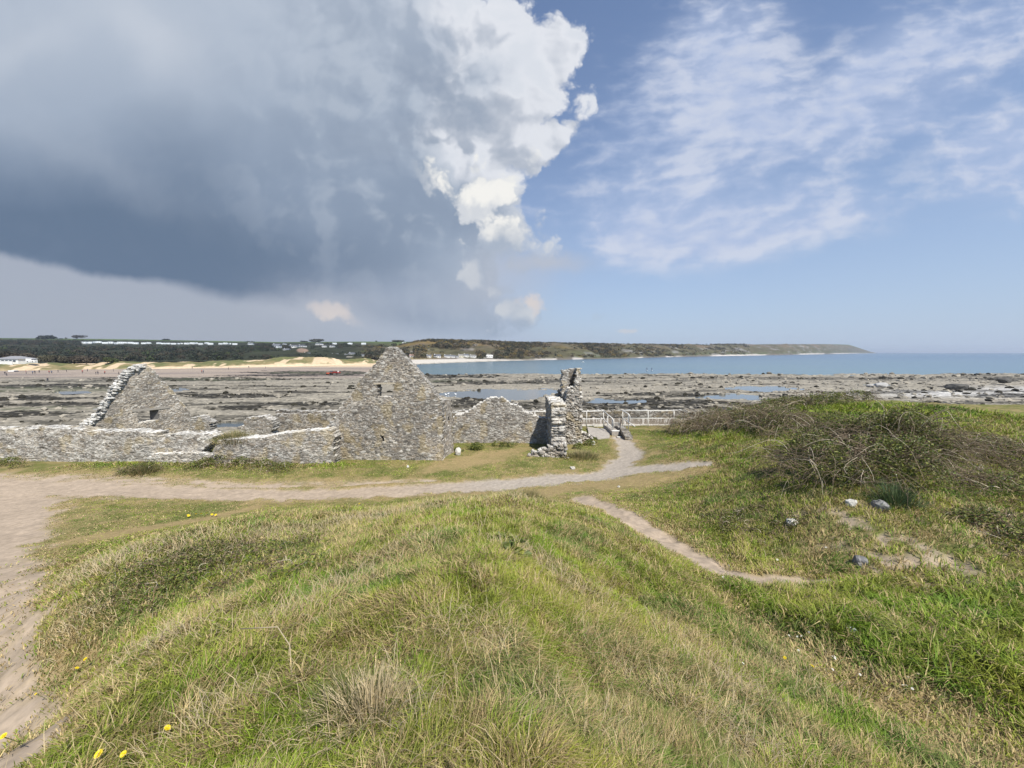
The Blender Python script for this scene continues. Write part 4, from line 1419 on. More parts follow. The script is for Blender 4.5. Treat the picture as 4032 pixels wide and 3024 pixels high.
def build_dunes():
    # sand dunes behind the beach, and the turf that carries the bungalow
    nx, nt = 900, 70
    px = np.linspace(-1700, 1520, nx)
    t = np.linspace(0, 1, nt)
    PX, T = np.meshgrid(px, t)
    p, tt = PX.ravel(), T.ravel()
    topy = np.interp(p, [-1700, 0, 100, 250, 370, 450, 600, 800, 950, 1050, 1110, 1180, 1290, 1340, 1400, 1440, 1485, 1520],
                     [1436, 1434, 1430, 1432, 1437, 1424, 1428, 1426, 1416, 1414, 1407, 1405, 1405, 1412, 1413, 1408, 1422, 1428])
    bot = np.interp(p, [-1700, 0, 250, 600, 1000, 1300, 1520], [1482, 1476, 1470, 1456, 1447, 1440, 1434])
    D0 = np.interp(p, [-1700, 0, 700, 1300, 1520], [215, 218, 255, 300, 345])
    D = D0 + tt * 26
    hump = np.sin(np.clip(tt / 0.75, 0, 1) * np.pi / 2) ** 1.3
    z0 = EYE - (bot - 1387) / F * D0
    z1 = EYE - (topy - 1387) / F * (D0 + 19.5)
    z = z0 + (z1 - z0) * hump - sstep(.78, 1, tt) * 0.8
    x = (p - CX) / F * D * (CP + SP * (CY - 1385) / F)
    z = z + ((fbm(x / 14, D / 9, o=4, s=401) - .5) * 2.2 + (fbm(x / 4, D / 4, o=3, s=402) - .5) * .8) * sstep(.12, .3, tt)
    n1 = fbm(x / 10, D / 6, o=4, s=403)
    marram = np.array([0.205, 0.170, 0.085]); gr = np.array([0.120, 0.125, 0.055]); sand = np.array([0.56, 0.43, 0.29])
    c = marram + (gr - marram) * sstep(.42, .62, n1)[:, None]
    s_ = np.maximum(sstep(.26, .12, tt + (n1 - .5) * .22), sstep(.58, .66, fbm(x / 7, D / 14, o=3, s=404)) * .8)
    blow = np.exp(-((p - 1316 - (1 - tt) * 26) / 18) ** 2)
    s_ = np.maximum(s_, sstep(.3, .6, blow))
    c = c + (sand - c) * s_[:, None]
    i = np.arange(nt * nx).reshape(nt, nx)
    q = np.stack([i[:-1, :-1], i[:-1, 1:], i[1:, 1:], i[1:, :-1]], -1).reshape(-1, 4)
    m = attr_mat("dune_sand", 0.95, 0.5, 0.18, 0.0, spec=0.05)
    o = mesh_np("dunes", np.stack([x, D, z], 1), q, None, c, m)
    tag(o, kind="structure")


def crown_cloud(centers, radii, per, leaf, s=0, flat=0.8):
    """ragged crowns: triangles strewn through ellipsoids, denser near the skin"""
    n = len(centers)
    d = RNG.normal(0, 1, (n, per, 3)); d /= np.linalg.norm(d, axis=2)[..., None]
    rad = RNG.uniform(0.55, 1.0, (n, per, 1)) ** 0.6
    lump = 0.75 + 0.5 * vnoise(d[..., 0].ravel() * 2 + np.repeat(np.arange(n), per) * 7.1, d[..., 1].ravel() * 2, d[..., 2].ravel() * 2, s).reshape(n, per, 1)
    c = centers[:, None, :] + d * rad * lump * radii[:, None, :]
    k = n * per
    c = c.reshape(k, 3)
    a = RNG.normal(0, 1, (k, 3)); b = RNG.normal(0, 1, (k, 3))
    lf = np.repeat(np.asarray(leaf) * np.ones(n), per)[:, None] * RNG.uniform(.6, 1.4, (k, 1))
    a *= lf / np.linalg.norm(a, axis=1)[:, None]; b *= lf / np.linalg.norm(b, axis=1)[:, None]
    v = np.stack([c - a - b * .5, c + a - b * .5, c + b], 1).reshape(-1, 3)
    return v, np.arange(3 * k).reshape(-1, 3)


VILLAGE = [
    ("grey white house with two gables high at the left end of the village", 1098, 1368, 27, 14), ("small white cottage beside the grey white house at the top left of the village", 1128, 1358, 13, 7),
    ("long low white house, left one of the pair above the pink quarry face", 1164, 1368, 29, 10), ("long low white house, right one of the pair above the pink quarry face", 1196, 1366, 28, 8),
    ("white cottage with a sloping side roof at the left of the quarry face", 1136, 1381, 22, 9), ("blue grey house with a wide roof just above the dunes", 1141, 1403, 34, 10),
    ("tall white gable ended house standing right above the dune crest", 1215, 1404, 22, 15), ("wide slate roofed house near the skyline in mid village", 1264, 1358, 24, 8),
    ("white house under the wide slate roofed one near the skyline", 1283, 1367, 15, 8), ("bright white house near the skyline to the right of the slate roofed one", 1314, 1367, 18, 7),
    ("bright white house alone among trees in the middle of the village slope", 1314, 1390, 18, 9), ("white house with dark roof low in the village above the sandy blowout", 1300, 1403, 20, 9),
    ("long grey roofed house beside the white house above the sandy blowout", 1324, 1399, 24, 7), ("white house with two tall windows low in the village", 1356, 1407, 18, 9),
    ("white house tucked behind the one with two tall windows", 1368, 1401, 13, 7), ("white house with a side porch at the right of the village", 1390, 1398, 22, 10),
    ("white cottage set apart at the right end of the village", 1431, 1405, 18, 10),
]
CLEAR = [v[1:] for v in VILLAGE] + [(px, 1356, 12, 5) for px in (1323, 1384, 1437)] + [(1381, 1414, 22, 11), (1342, 1410, 34, 6), (1197, 1392, 50, 26)]


def build_woods():
    n = 5200
    px = RNG.uniform(-1300, 1560, n)
    t = RNG.uniform(0.02, 0.80, n)
    keep = (fbm(px / 90, t * 6, o=3, s=501) < np.where((px > 1080) & (px < 1560), 0.52, 0.74))
    x, y, z = hill_point(px, t)
    r = RNG.uniform(2.0, 4.4, n)
    qx, qt = proj(x, y, z + r * 1.45)
    _, qb = proj(x, y, z)
    keep &= ~((qx > 325) & (qx < 1010) & (qt < 1358)) & (qt > np.interp(qx, HA[:, 0], HA[:, 3]) + 2)
    for hx, hy, hw, hh in CLEAR:
        keep &= ~((np.abs(qx - hx) < hw * .5 + 7) & (qt < hy - 1.5) & (qb > hy - hh * .9))
    px, t, x, y, z, r = [a[keep] for a in (px, t, x, y, z, r)]
    n = len(px)
    cen = np.stack([x, y, z + r * .55], 1)
    v, tr = crown_cloud(cen, np.stack([r * 1.15, r * 1.15, r * .8], 1), 110, r * .22, 5)
    kind = RNG.uniform(0, 1, n)
    base = np.array([0.030, 0.037, 0.024]) + (np.array([0.062, 0.050, 0.034]) - np.array([0.030, 0.037, 0.024])) * (kind > .66)[:, None] * RNG.uniform(.4, 1, n)[:, None]
    base = np.where((kind < .08)[:, None], np.array([0.055, 0.072, 0.028]), base) * RNG.uniform(.75, 1.25, n)[:, None]
    c = np.repeat(base, 110 * 3, axis=0)
    o = mesh_np("woodland", v, None, tr, c, M_FAR, smooth=False)
    tag(o, "dark mixed woodland clothing the hillside behind the beach", "woodland", kind="stuff")


def build_scrub():
    n = 5200
    px = 1440 + 1500 * RNG.uniform(0, 1, n) ** 1.5
    t = RNG.uniform(0.03, 0.56, n)
    x, y, z = hill_point(px, t)
    keep = fbm(x / 45, y / 45, z / 14, o=3, s=531) > 0.44
    _, qt = proj(x, y, z + 5)
    for hx, hy, hw, hh in CLIFF:
        keep &= ~((np.abs(px - hx) < hw * .5 + 5) & (qt < hy - 1) & (t < .22))
    px, t, x, y, z = [a[keep] for a in (px, t, x, y, z)]
    n = len(px)
    r = RNG.uniform(1.6, 4.2, n)
    v, tr = crown_cloud(np.stack([x, y, z + r * .3], 1), np.stack([r * 1.3, r * 1.3, r * .8], 1), 60, r * .26, 6)
    k = RNG.uniform(0, 1, n)
    base = np.where((k < .55)[:, None], np.array([0.050, 0.050, 0.032]), np.where((k < .85)[:, None], np.array([0.105, 0.082, 0.05]), np.array([0.16, 0.12, 0.04]))) * RNG.uniform(.7, 1.3, n)[:, None]
    o = mesh_np("scrub", v, None, tr, np.repeat(base, 180, axis=0), M_FAR, smooth=False)
    tag(o, "dark scrub and gorse growing over the cliffs across the bay", "scrub", kind="stuff")


CLIFF = [(1623, 1405, 16, 9), (1691, 1409, 18, 12), (1724, 1409, 26, 13), (1762, 1409, 22, 12), (1783, 1409, 18, 11), (1801, 1408, 12, 7), (1816, 1407, 19, 12), (1837, 1406, 18, 12), (1863, 1406, 24, 9), (1928, 1406, 24, 8)]
build_scrub()
build_shore()
build_hills()
build_dunes()
build_woods()


# ------------------------------------------------------------------ grass
def blades(name, x, y, length, width, lean, az, col, mat, curl=0.5, zoff=0.0):
    """one tapering, bending blade per root, all in one mesh"""
    n = len(x)
    z = H(x, y) + zoff - 0.01
    ca, sa = np.cos(az), np.sin(az)
    side = az + np.pi / 2 + RNG.normal(0, 0.5, n)
    sx, sy = np.cos(side) * width * 0.5, np.sin(side) * width * 0.5
    l1 = length * 0.55
    a1 = lean * (1 - curl)
    a2 = lean * (1 + curl)
    mx, my, mz = x + ca * l1 * np.sin(a1), y + sa * l1 * np.sin(a1), z + l1 * np.cos(a1)
    l2 = length * 0.5
    tx, ty, tz = mx + ca * l2 * np.sin(a2), my + sa * l2 * np.sin(a2), mz + l2 * np.cos(a2)
    v = np.stack([np.stack([x - sx, y - sy, z], 1), np.stack([x + sx, y + sy, z], 1),
                  np.stack([mx + sx * .8, my + sy * .8, mz], 1), np.stack([mx - sx * .8, my - sy * .8, mz], 1),
                  np.stack([tx, ty, tz], 1)], 1).reshape(-1, 3)
    b = np.arange(n)[:, None] * 5
    q = b + np.array([[0, 1, 2, 3]])
    t = b + np.array([[3, 2, 4]])
    c = np.repeat(col, 5, axis=0)
    return mesh_np(name, v, q, t, c, mat, smooth=True)


def scatter(n, r0, r1, az_lim=66, bias=0.0):
    a = RNG.uniform(-math.radians(az_lim), math.radians(az_lim), n)
    u = RNG.uniform(0, 1, n)
    if bias == 0:
        r = r0 * (r1 / r0) ** u
    else:
        r = (r0 ** bias + u * (r1 ** bias - r0 ** bias)) ** (1 / bias)
    return r * np.sin(a), r * np.cos(a), r


RIDGE = [tuple(q) for q in hit([300, 520, 800, 1080, 1400, 1700, 1850], [2250, 2200, 2160, 2120, 2060, 1990, 1965])]
HUM = hit([3000, 3400, 3800, 3300, 3700], [2440, 2340, 2420, 2480, 2600])
STRAW_SPOTS = hit([1330, 1560, 1150, 2700, 2800, 2080, 2250, 2400, 2900, 1440, 860, 700, 350, 2000, 2780, 3080, 3560, 1900, 2950, 2350],
                  [2320, 2190, 2430, 2540, 2650, 2200, 2320, 2620, 2740, 2800, 2850, 2500, 2420, 1960, 2850, 2660, 2520, 2560, 2950, 2900])
FOOT = [(-28, 20.5), (-9, 20.1)]


def build_grass():
    # everything between the lens and the ruins
    x, y, r = scatter(1000000, 1.05, 31.0, bias=0.28)
    keep = (y < edge_y(x) - 0.3) & (y > -1)
    x, y, r = x[keep], y[keep], r[keep]
    sand, dry, bk = masks(x, y)
    rnd = RNG.uniform(0, 1, len(x))
    keep = (rnd > sand * 1.05) & (rnd > dry * 0.25) & (RNG.uniform(0, 1, len(x)) > bk * 0.45)
    # nothing grows under the walls
    keep &= ~((x > -28) & (x < -9.3) & (y > 20.6) & (y < 21.6)) & ~((x > -9.6) & (x < -3.4) & (y > 21.1) & (y < 21.9))
    keep &= ~((x > 2.2) & (x < 4.6) & (y > 22.2) & (y < 27))
    x, y, r, sand, dry, bk = [a[keep] for a in (x, y, r, sand, dry, bk)]
    n = len(x)
    hb = base_h(x, y)
    mound = sstep(0.35, 1.3, hb)
    clump = fbm(x * 1.7 + 0.8 * np.sin(y * 2), y * 1.9, o=4, s=101, gain=.6)
    fine = fbm(x * 7.5, y * 7.5, o=3, s=102, gain=.65)
    big = fbm(x * 0.45, y * 0.45, o=3, s=103)
    hum = np.zeros(n)
    for q in HUM:
        hum = np.maximum(hum, np.exp(-((x - q[0]) ** 2 + (y - q[1]) ** 2) / 1.05))
    hum = np.maximum(hum, sstep(17.5, 20, y) * sstep(9.5, 12, x))
    turf = 0.035 + 0.02 * fine
    longg = 0.065 + 0.115 * clump * (0.5 + 1.0 * fine)
    L = turf + (longg - turf) * mound + hum * 0.13
    L = L * (0.65 + 0.75 * fbm(x * 4.2 + 5, y * 4.2, o=3, s=140, gain=.6)) * (1 - 0.55 * dry) * RNG.uniform(0.6, 1.35, n) * (1 + 0.012 * r)
    # a taller fringe along the foot of the long wall
    foot, _ = seg_dist(x, y, FOOT)
    fr = np.exp(-(foot / 0.55) ** 2)
    L = L + fr * RNG.uniform(0.05, 0.22, n)
    W = (0.0022 + 0.00110 * r) * RNG.uniform(0.7, 1.35, n) * (1 + 0.3 * hum)
    flow = (fbm(x * 1.9, y * 1.9, o=3, s=111) - 0.5) * 8.0 - 0.5
    az = flow + RNG.normal(0, 1.25, n)
    clod = fbm(x * 4.2 + 5, y * 4.2, o=3, s=140, gain=.6)
    lean = np.clip(RNG.normal(0.92, 0.30, n) + (clod - .5) * 1.1 + 0.35 * (1 - mound) + 0.15 * hum, 0.1, 1.35)
    # straw and green
    st = sstep(0.45, 0.60, clump * 0.40 + fine * 0.50 + big * 0.12 + RNG.normal(0, 0.06, n))
    for q in STRAW_SPOTS:
        st = np.maximum(st, 0.9 * np.exp(-((x - q[0]) ** 2 + (y - q[1]) ** 2) / (0.02 + 0.012 * q[1] ** 1.3)))
    dune = sstep(4.5, 6.5, x) * sstep(7.5, 9.5, y)
    st = np.clip(st * (1 - hum * 0.95) * (1 - .35 * dune) * (1 - 0.35 * fr) + dry * 0.55 + bk * 0.25 + 0.10, 0, 1)
    dead = RNG.uniform(0, 1, n) < st * 0.70
    hue = np.clip(fbm(x * 0.9, y * 0.9, o=3, s=121) * 1.5 - 0.25 + RNG.normal(0, 0.15, n), 0, 1)
    g1, g2, g3 = np.array([0.175, 0.230, 0.030]), np.array([0.325, 0.335, 0.058]), np.array([0.120, 0.175, 0.055])
    col = g1 + (g2 - g1) * hue[:, None]
    cool = sstep(0.55, 0.7, fbm(x * 1.1, y * 1.1, o=2, s=131))
    col = col + (g3 - col) * cool[:, None] * 0.6
    s1, s2 = np.array([0.55, 0.44, 0.22]), np.array([0.34, 0.25, 0.12])
    k = RNG.uniform(0, 1, n)
    straw = s1 + (s2 - s1) * k[:, None]
    lush = sstep(0.50, 0.62, fbm(x * 2.6 + 40, y * 2.6, o=4, s=150))
    col = col * (1 + (np.array([0.86, 1.06, 0.75]) - 1) * lush[:, None]) * (1 + (np.array([0.84, 0.88, 0.76]) - 1) * hum[:, None])
    straw = straw * (1 - 0.22 * dune)[:, None]
    col = col * (1 - 0.12 * dune * (1 - hum))[:, None]
    col = np.where(dead[:, None], straw, col) * RNG.uniform(0.70, 1.35, n)[:, None]
    o = blades("grass", x, y, L, W, lean, az, col, M_GRASS, 0.45)
    tag(o, "green and straw coloured rough grass covering the mound and the turf around the ruins", "grass", kind="stuff")

    # pale dead stems: along the crest of the mound and in matted patches
    k = 5500
    t = RNG.uniform(0, len(RIDGE) - 1.001, k)
    i = t.astype(int); f = t - i
    rp = np.array(RIDGE)
    px = rp[i, 0] * (1 - f) + rp[i + 1, 0] * f + RNG.normal(0, 0.45, k)
    py = rp[i, 1] * (1 - f) + rp[i + 1, 1] * f + RNG.normal(0, 0.40, k)
    k2 = 6000
    j = RNG.integers(0, len(STRAW_SPOTS), k2)
    sp = STRAW_SPOTS[j]
    spread = 0.10 + 0.05 * sp[:, 1]
    qx = sp[:, 0] + RNG.normal(0, 1, k2) * spread
    qy = sp[:, 1] + RNG.normal(0, 1, k2) * spread * 0.8
    x3, y3, r3 = scatter(5000, 1.2, 14, bias=0.3)
    x = np.concatenate([px, qx, x3]); y = np.concatenate([py, qy, y3])
    sand, dry, bk = masks(x, y)
    kp = (sand < 0.3) & (y > 0.6)
    x, y = x[kp], y[kp]
    r = np.hypot(x, y); n = len(x)
    L = RNG.uniform(0.08, 0.24, n) * (1 + 0.025 * r)
    W = (0.0016 + 0.0008 * r) * RNG.uniform(0.7, 1.3, n)
    col = np.array([0.46, 0.37, 0.205]) + (np.array([0.36, 0.30, 0.20]) - np.array([0.46, 0.37, 0.205])) * RNG.uniform(0, 1, n)[:, None]
    o = blades("dry_grass", x, y, L, W, np.clip(RNG.normal(1.12, 0.30, n), 0.05, 1.5), RNG.uniform(-3.14, 3.14, n),
               col * RNG.uniform(0.75, 1.15, n)[:, None], M_STRAW, 0.3, 0.03)
    tag(o, "bleached dead grass stems standing along the crest of the mound", "dry grass", kind="stuff")


build_grass()


# ------------------------------------------------------------------ brambles, tufts, stones, flowers
def leaves_mesh(name, c, size, col, parent=None, up=0.5, mat=None):
    """small pointed leaves, two triangles folded along the midrib"""
    n = len(c)
    d = RNG.normal(0, 1, (n, 3)); d[:, 2] = np.abs(d[:, 2]) * 0.4; d /= np.linalg.norm(d, axis=1)[:, None]
    nr = RNG.normal(0, 1, (n, 3)) * (1 - up); nr[:, 2] += up
    sd = np.cross(d, nr); sd /= np.linalg.norm(sd, axis=1)[:, None] + 1e-9
    s = np.asarray(size) * RNG.uniform(.6, 1.4, n)
    s = s[:, None]
    nn = np.cross(sd, d)
    v = np.stack([c, c + d * s * .5 + sd * s * .36 + nn * s * .08, c + d * s, c + d * s * .5 - sd * s * .36 + nn * s * .08], 1).reshape(-1, 3)
    b = np.arange(n)[:, None] * 4
    t = np.concatenate([b + np.array([[0, 1, 2]]), b + np.array([[0, 2, 3]])])
    if parent is not None:
        v = v - np.array(parent.location)
    return mesh_np(name, v, None, t, np.repeat(col, 4, axis=0), mat or M_LEAF, parent, smooth=False)


def canes_mesh(name, starts, dirs, lens, rad, col, parent=None, droop=0.9, m=9, n=3):
    """arching canes as thin three sided tubes"""
    k = len(starts)
    t = np.linspace(0, 1, m)[None, :, None]
    up = np.zeros((k, 1, 3)); up[..., 2] = 1
    wob = RNG.normal(0, 1, (k, 1, 3)) * np.sin(t * np.pi * RNG.uniform(.6, 2.4, (k, 1, 1))) * lens[:, None, None] * 0.07
    L = lens[:, None, None]
    p = starts[:, None, :] + dirs[:, None, :] * t * L - up * (t ** 2) * L * droop * RNG.uniform(.4, 1.2, (k, 1, 1)) + wob
    tan = np.gradient(p, axis=1); tan /= np.linalg.norm(tan, axis=2)[..., None] + 1e-9
    a = np.cross(tan, np.array([0.33, 0.12, 0.93])); a /= np.linalg.norm(a, axis=2)[..., None] + 1e-9
    b = np.cross(tan, a)
    an = np.arange(n) * 2 * np.pi / n
    r = (np.asarray(rad)[:, None] * (1 - 0.65 * t[..., 0]))[..., None, None]
    v = p[:, :, None, :] + r * (np.cos(an)[None, None, :, None] * a[:, :, None, :] + np.sin(an)[None, None, :, None] * b[:, :, None, :])
    v = v.reshape(-1, 3)
    base = (np.arange(k) * m * n)[:, None]
    q = []
    for i in range(m - 1):
        for j in range(n):
            q.append(base + np.array([[i * n + j, i * n + (j + 1) % n, (i + 1) * n + (j + 1) % n, (i + 1) * n + j]]))
    q = np.concatenate(q)
    if parent is not None:
        v = v - np.array(parent.location)
    return mesh_np(name, v, q, None, np.repeat(col, m * n, axis=0), M_WOOD, parent)


def bramble(label, spots, height, nleaf, ncane, leafsize=0.05, dead=0.4, group=None, name="bramble_thicket", canelen=(0.5, 1.5), cat="brambles", green=0.6):
    """spots: (x, y, radius) mounds that together make one thicket"""
    spots = np.array(spots, float)
    w = spots[:, 2] ** 2; w /= w.sum()
    c0 = spots[:, :2].mean(0)
    root = empty(name, (c0[0], c0[1], float(H(c0[:1], c0[1:2])[0])))
    tag(root, label, cat, group)

    def pick(n, lo, hi):
        k = RNG.choice(len(spots), n, p=w)
        a = RNG.uniform(0, 2 * np.pi, n); rr = np.sqrt(RNG.uniform(0, 1, n))
        x = spots[k, 0] + np.cos(a) * rr * spots[k, 2]; y = spots[k, 1] + np.sin(a) * rr * spots[k, 2]
        dome = np.sqrt(np.clip(1 - rr ** 2, 0, 1)) * (0.65 + 0.7 * fbm(x * 1.6, y * 1.6, o=3, s=603))
        hh = height * (0.45 + 0.55 * spots[k, 2] / spots[:, 2].max())
        return np.stack([x, y, H(x, y) + dome * hh * RNG.uniform(lo, hi, n) ** 0.5], 1), a, rr
    dist = np.hypot(*c0)
    # leaves in clumps with gaps between
    p, a, rr = pick(int(nleaf * 2.2), 0.25, 1.0)
    dens = fbm(p[:, 0] * 2.2, p[:, 1] * 2.2, p[:, 2] * 2.2, o=3, s=611)
    p = p[dens > 0.44][:nleaf]
    n = len(p)
    u = RNG.uniform(0, 1, n)
    g1, g2 = np.array([0.070, 0.100, 0.024]), np.array([0.23, 0.235, 0.048])
    col = g1 + (g2 - g1) * (u ** 1.5)[:, None]
    br = RNG.uniform(0, 1, n) < dead * .35
    col = np.where(br[:, None], np.array([0.17, 0.115, 0.065]), col) * RNG.uniform(.7, 1.25, n)[:, None]
    leaves_mesh("foliage", p, leafsize, col, root)
    if not ncane:
        return root
    s, a, rr = pick(ncane, 0.05, 0.7)
    up = RNG.uniform(0.35, 1.1, ncane)
    d = np.stack([np.cos(a + RNG.normal(0, .8, ncane)), np.sin(a + RNG.normal(0, .8, ncane)), up], 1)
    d /= np.linalg.norm(d, axis=1)[:, None]
    ln = RNG.uniform(canelen[0], canelen[1], ncane) * height
    c1, c2 = np.array([0.32, 0.25, 0.165]), np.array([0.09, 0.066, 0.046])
    cc = c1 + (c2 - c1) * (RNG.uniform(0, 1, ncane) ** .6)[:, None]
    pale = RNG.uniform(0, 1, ncane) < 0.09
    cc = np.where(pale[:, None], np.array([0.50, 0.43, 0.32]), cc)
    canes_mesh("stems", s, d, ln, np.full(ncane, 0.0024 + 0.0003 * dist) * RNG.uniform(.7, 1.5, ncane), cc, root)
    return root


def sp(pxs, r):
    q = hit([p[0] for p in pxs], [p[1] for p in pxs])
    return [(a[0], a[1], rr) for a, rr in zip(q, r)]


def stone(name, label, px, py, w, h, col, seed, sink=0.3, cat="stone", group=None, d=None):
    q = hit([px], [py])[0] if d is None else P(px, py, d)
    D = q[1]
    W, Hh = w / F * D * 0.5, h / F * D
    bm = bmesh.new()
    bmesh.ops.create_icosphere(bm, subdivisions=3, radius=1.0)
    v = np.array([x.co for x in bm.verts])
    f1, f2, hid, fp = worley(v * 0.9 + seed * 3.7, seed)
    v = v * (0.62 + 0.7 * f1)[:, None]
    v = np.sign(v) * np.abs(v) ** 0.85
    v += (fbm(v[:, 0] * 3, v[:, 1] * 3, v[:, 2] * 3 + seed, o=3, s=seed)[:, None] - .5) * 0.25
    v = v * np.array([W, W * .8, Hh * .62])
    f = [[x.index for x in fc.verts] for fc in bm.faces]
    bm.free()
    sh = fbm(v[:, 0] * 9, v[:, 1] * 9, v[:, 2] * 9, o=3, s=seed + 2)
    c = np.array(col) * (0.7 + .6 * sh)[:, None]
    o = mesh_np(name, v, None, f, c, M_ROCK, None, False, (q[0], q[1], q[2] + Hh * (.50 - sink)))
    o.rotation_euler = (0, 0, seed * 1.3)
    return tag(o, label, cat, group)


def build_plants():
    # the big thicket on the right-hand dune
    bramble("largest bramble thicket, tangled bare canes and yellow green leaves, on the dune at right", sp([(3180, 1850), (3290, 1790), (3430, 1790), (3560, 1810), (3660, 1800), (3230, 1930), (3420, 1900), (3570, 1905)],
            [.9, 1.1, 1.15, 1.1, .8, .7, .9, .8]), 1.6, 30000, 1300, 0.058, .2)
    bramble("greyish brown bramble thicket just right of the railing and sea wall", sp([(2700, 1700), (2780, 1690), (2880, 1690), (2980, 1690), (3080, 1700)], [1.2, 1.5, 1.6, 1.5, 1.2]), 1.45, 13000, 1300, 0.06, .6)
    bramble("dark green bushes on the far crest of the dune against the rocky shore", sp([(3010, 1620), (3090, 1605), (3180, 1600), (3270, 1590), (3360, 1580)], [1.3, 1.4, 1.4, 1.3, 1.1]), .85, 7000, 500, 0.075, .2)
    bramble("scraggy brown brambles at the right edge, behind the bare sandy bank", sp([(3850, 1760), (3960, 1800), (4060, 1830), (3990, 1950), (3870, 1900)], [1.0, 1.1, 1.1, .8, .6]), .6, 3400, 650, 0.05, .8)
    bramble("low leafy scrub beside a dark hollow at the far right, below the bare bank", sp([(3900, 2070), (4010, 2090), (4060, 2160)], [.6, .6, .5]), .35, 1900, 200, 0.05, .5)
    bramble("brown heathery patch where the side path bends below the big thicket", sp([(2820, 2040), (2900, 2080), (3000, 2110), (2960, 2020), (3100, 2060)], [.4, .42, .35, .4, .35]), .22, 2600, 240, 0.032, .7)
    bramble("low patch of yellow tinged brambles on the left shoulder of the mound", sp([(500, 2300), (640, 2270), (760, 2240), (880, 2210), (1010, 2190), (1150, 2180), (700, 2330), (950, 2290), (1150, 2260), (820, 2180)],
            [.5, .55, .55, .5, .5, .45, .5, .55, .45, .4]), .22, 4200, 420, 0.034, .35)
    bramble("dark green dock leaves poking from the grass in the middle of the mound", sp([(2000, 2150), (2025, 2190)], [.22, .18]), .16, 190, 0, 0.08, .05, cat="plant", name="dock_plant")
    bramble("dense green bramble patch growing at the foot of the shorter rubble wall", sp([(830, 1832), (890, 1826), (960, 1836), (1040, 1846), (1110, 1850), (770, 1845)], [.75, .8, .75, .7, .6, .5]), .55, 4200, 240, 0.06, .15)
    bramble("dark bushy bramble clump in front of the long wall near the left edge", sp([(540, 1858), (580, 1852), (500, 1862)], [.5, .55, .4]), .40, 1800, 120, 0.055, .2)
    bramble("bright green creeper filling the gap between the two stretches of low wall", sp([(806, 1806), (815, 1790)], [.42, .40]), 1.15, 1700, 90, 0.055, .1, cat="creeper", name="wall_creeper")
    bramble("leafy green weeds at the foot of the hump backed wall beside the white boulder", sp([(1815, 1775), (1850, 1772), (1880, 1768)], [.45, .5, .4]), .45, 1300, 0, 0.07, .05, cat="weeds", name="weed_clump")
    bramble("thin line of weeds along the middle foot of the hump backed wall", sp([(1960, 1757), (2020, 1757), (1985, 1757)], [.4, .4, .3]), .35, 900, 0, 0.06, .2, cat="weeds", name="weed_clump")
    bramble("weeds and docks growing below the white topped stub of wall", sp([(2275, 1768), (2320, 1752), (2345, 1740)], [.35, .35, .3]), .40, 900, 0, 0.07, .05, cat="weeds", name="weed_clump")
    bramble("scrubby green growth in the left corner below the long wall", sp([(30, 1828), (-60, 1815), (80, 1838)], [.6, .8, .4]), .45, 1800, 80, 0.06, .15)

    def tuft(label, px, py, n, h, w, col1, col2, name="grass_tuft", d=None, spread=0.25, zoff=0.0, cat="grass tuft"):
        q = hit([px], [py])[0] if d is None else P(px, py, d)
        x = q[0] + RNG.normal(0, spread, n); y = q[1] + RNG.normal(0, spread * .7, n)
        az = np.arctan2(y - q[1], x - q[0]) + RNG.normal(0, .5, n)
        lean = np.clip(np.hypot(x - q[0], y - q[1]) / (spread * 1.6) + RNG.normal(0, .15, n), 0.05, 1.5)
        u = RNG.uniform(0, 1, n)[:, None]
        col = np.array(col1) * (1 - u) + np.array(col2) * u
        o = blades(name, x, y, RNG.uniform(.6, 1.2, n) * h, RNG.uniform(.7, 1.3, n) * w, lean, az, col, M_GRASS, .4, 0.0)
        if d is not None:
            v = np.empty(len(o.data.vertices) * 3, np.float32); o.data.vertices.foreach_get("co", v)
            v = v.reshape(-1, 3)
            v[:, 2] += np.repeat(q[2] - H(x, y), 5)
            o.data.vertices.foreach_set("co", v.ravel()); o.data.update()
        return tag(o, label, cat)
    gA, gB, sA, sB = (0.10, 0.13, 0.035), (0.20, 0.20, 0.06), (0.45, 0.36, 0.20), (0.30, 0.23, 0.12)
    tuft("long dry grass growing out of the top of the shorter rubble wall", 925, 1738, 900, .62, .022, gA, sA, d=20.9, spread=.42)
    tuft("spiky blue green grass tuft in the dune bank below the big thicket", 3530, 1985, 420, .55, .012, (.06, .10, .045), (.11, .15, .06), spread=.2)
    tuft("rounded dead grass tussock, blond and matted, near the bottom middle", 1470, 2830, 650, .20, .0045, sA, (.55, .46, .30), spread=.10)
    tuft("bright green grass tussock left of the blond tussock near the bottom", 1375, 2800, 420, .20, .005, gA, gB, spread=.10)
    tuft("thick green tussock at the foot of the long wall by the dark bramble clump", 560, 1862, 500, .45, .02, gA, sB, spread=.35)
    tuft("dry grass tufts hiding the base of the chimney stack on its right", 2290, 1800, 900, .42, .02, gA, sA, spread=.55)
    tuft("straw coloured tussock on the crest of the mound in front of the path", 2080, 1966, 700, .30, .011, sA, gB, spread=.28)
    # a small plant with broad bright leaves
    for (px, py, lab) in ((905, 2500, "small bright green leafy sprig in the grass left of the middle"), (600, 2330, "lime green leafy shoot on the left shoulder of the mound")):
        q = hit([px], [py])[0]
        n = 14
        c = q + np.stack([RNG.normal(0, .035, n), RNG.normal(0, .03, n), RNG.uniform(.05, .14, n)], 1)
        tag(leaves_mesh("leafy_sprig", c, 0.032, np.tile((.22, .30, .035), (n, 1)), None, .6), lab, "plant")

    # stones
    W, Gy = (0.48, 0.46, 0.41), (0.22, 0.215, 0.205)
    stone("boulder", "white boulder on the grass just right of the tall gabled ruin", 1804, 1790, 26, 26, W, 3, .1)
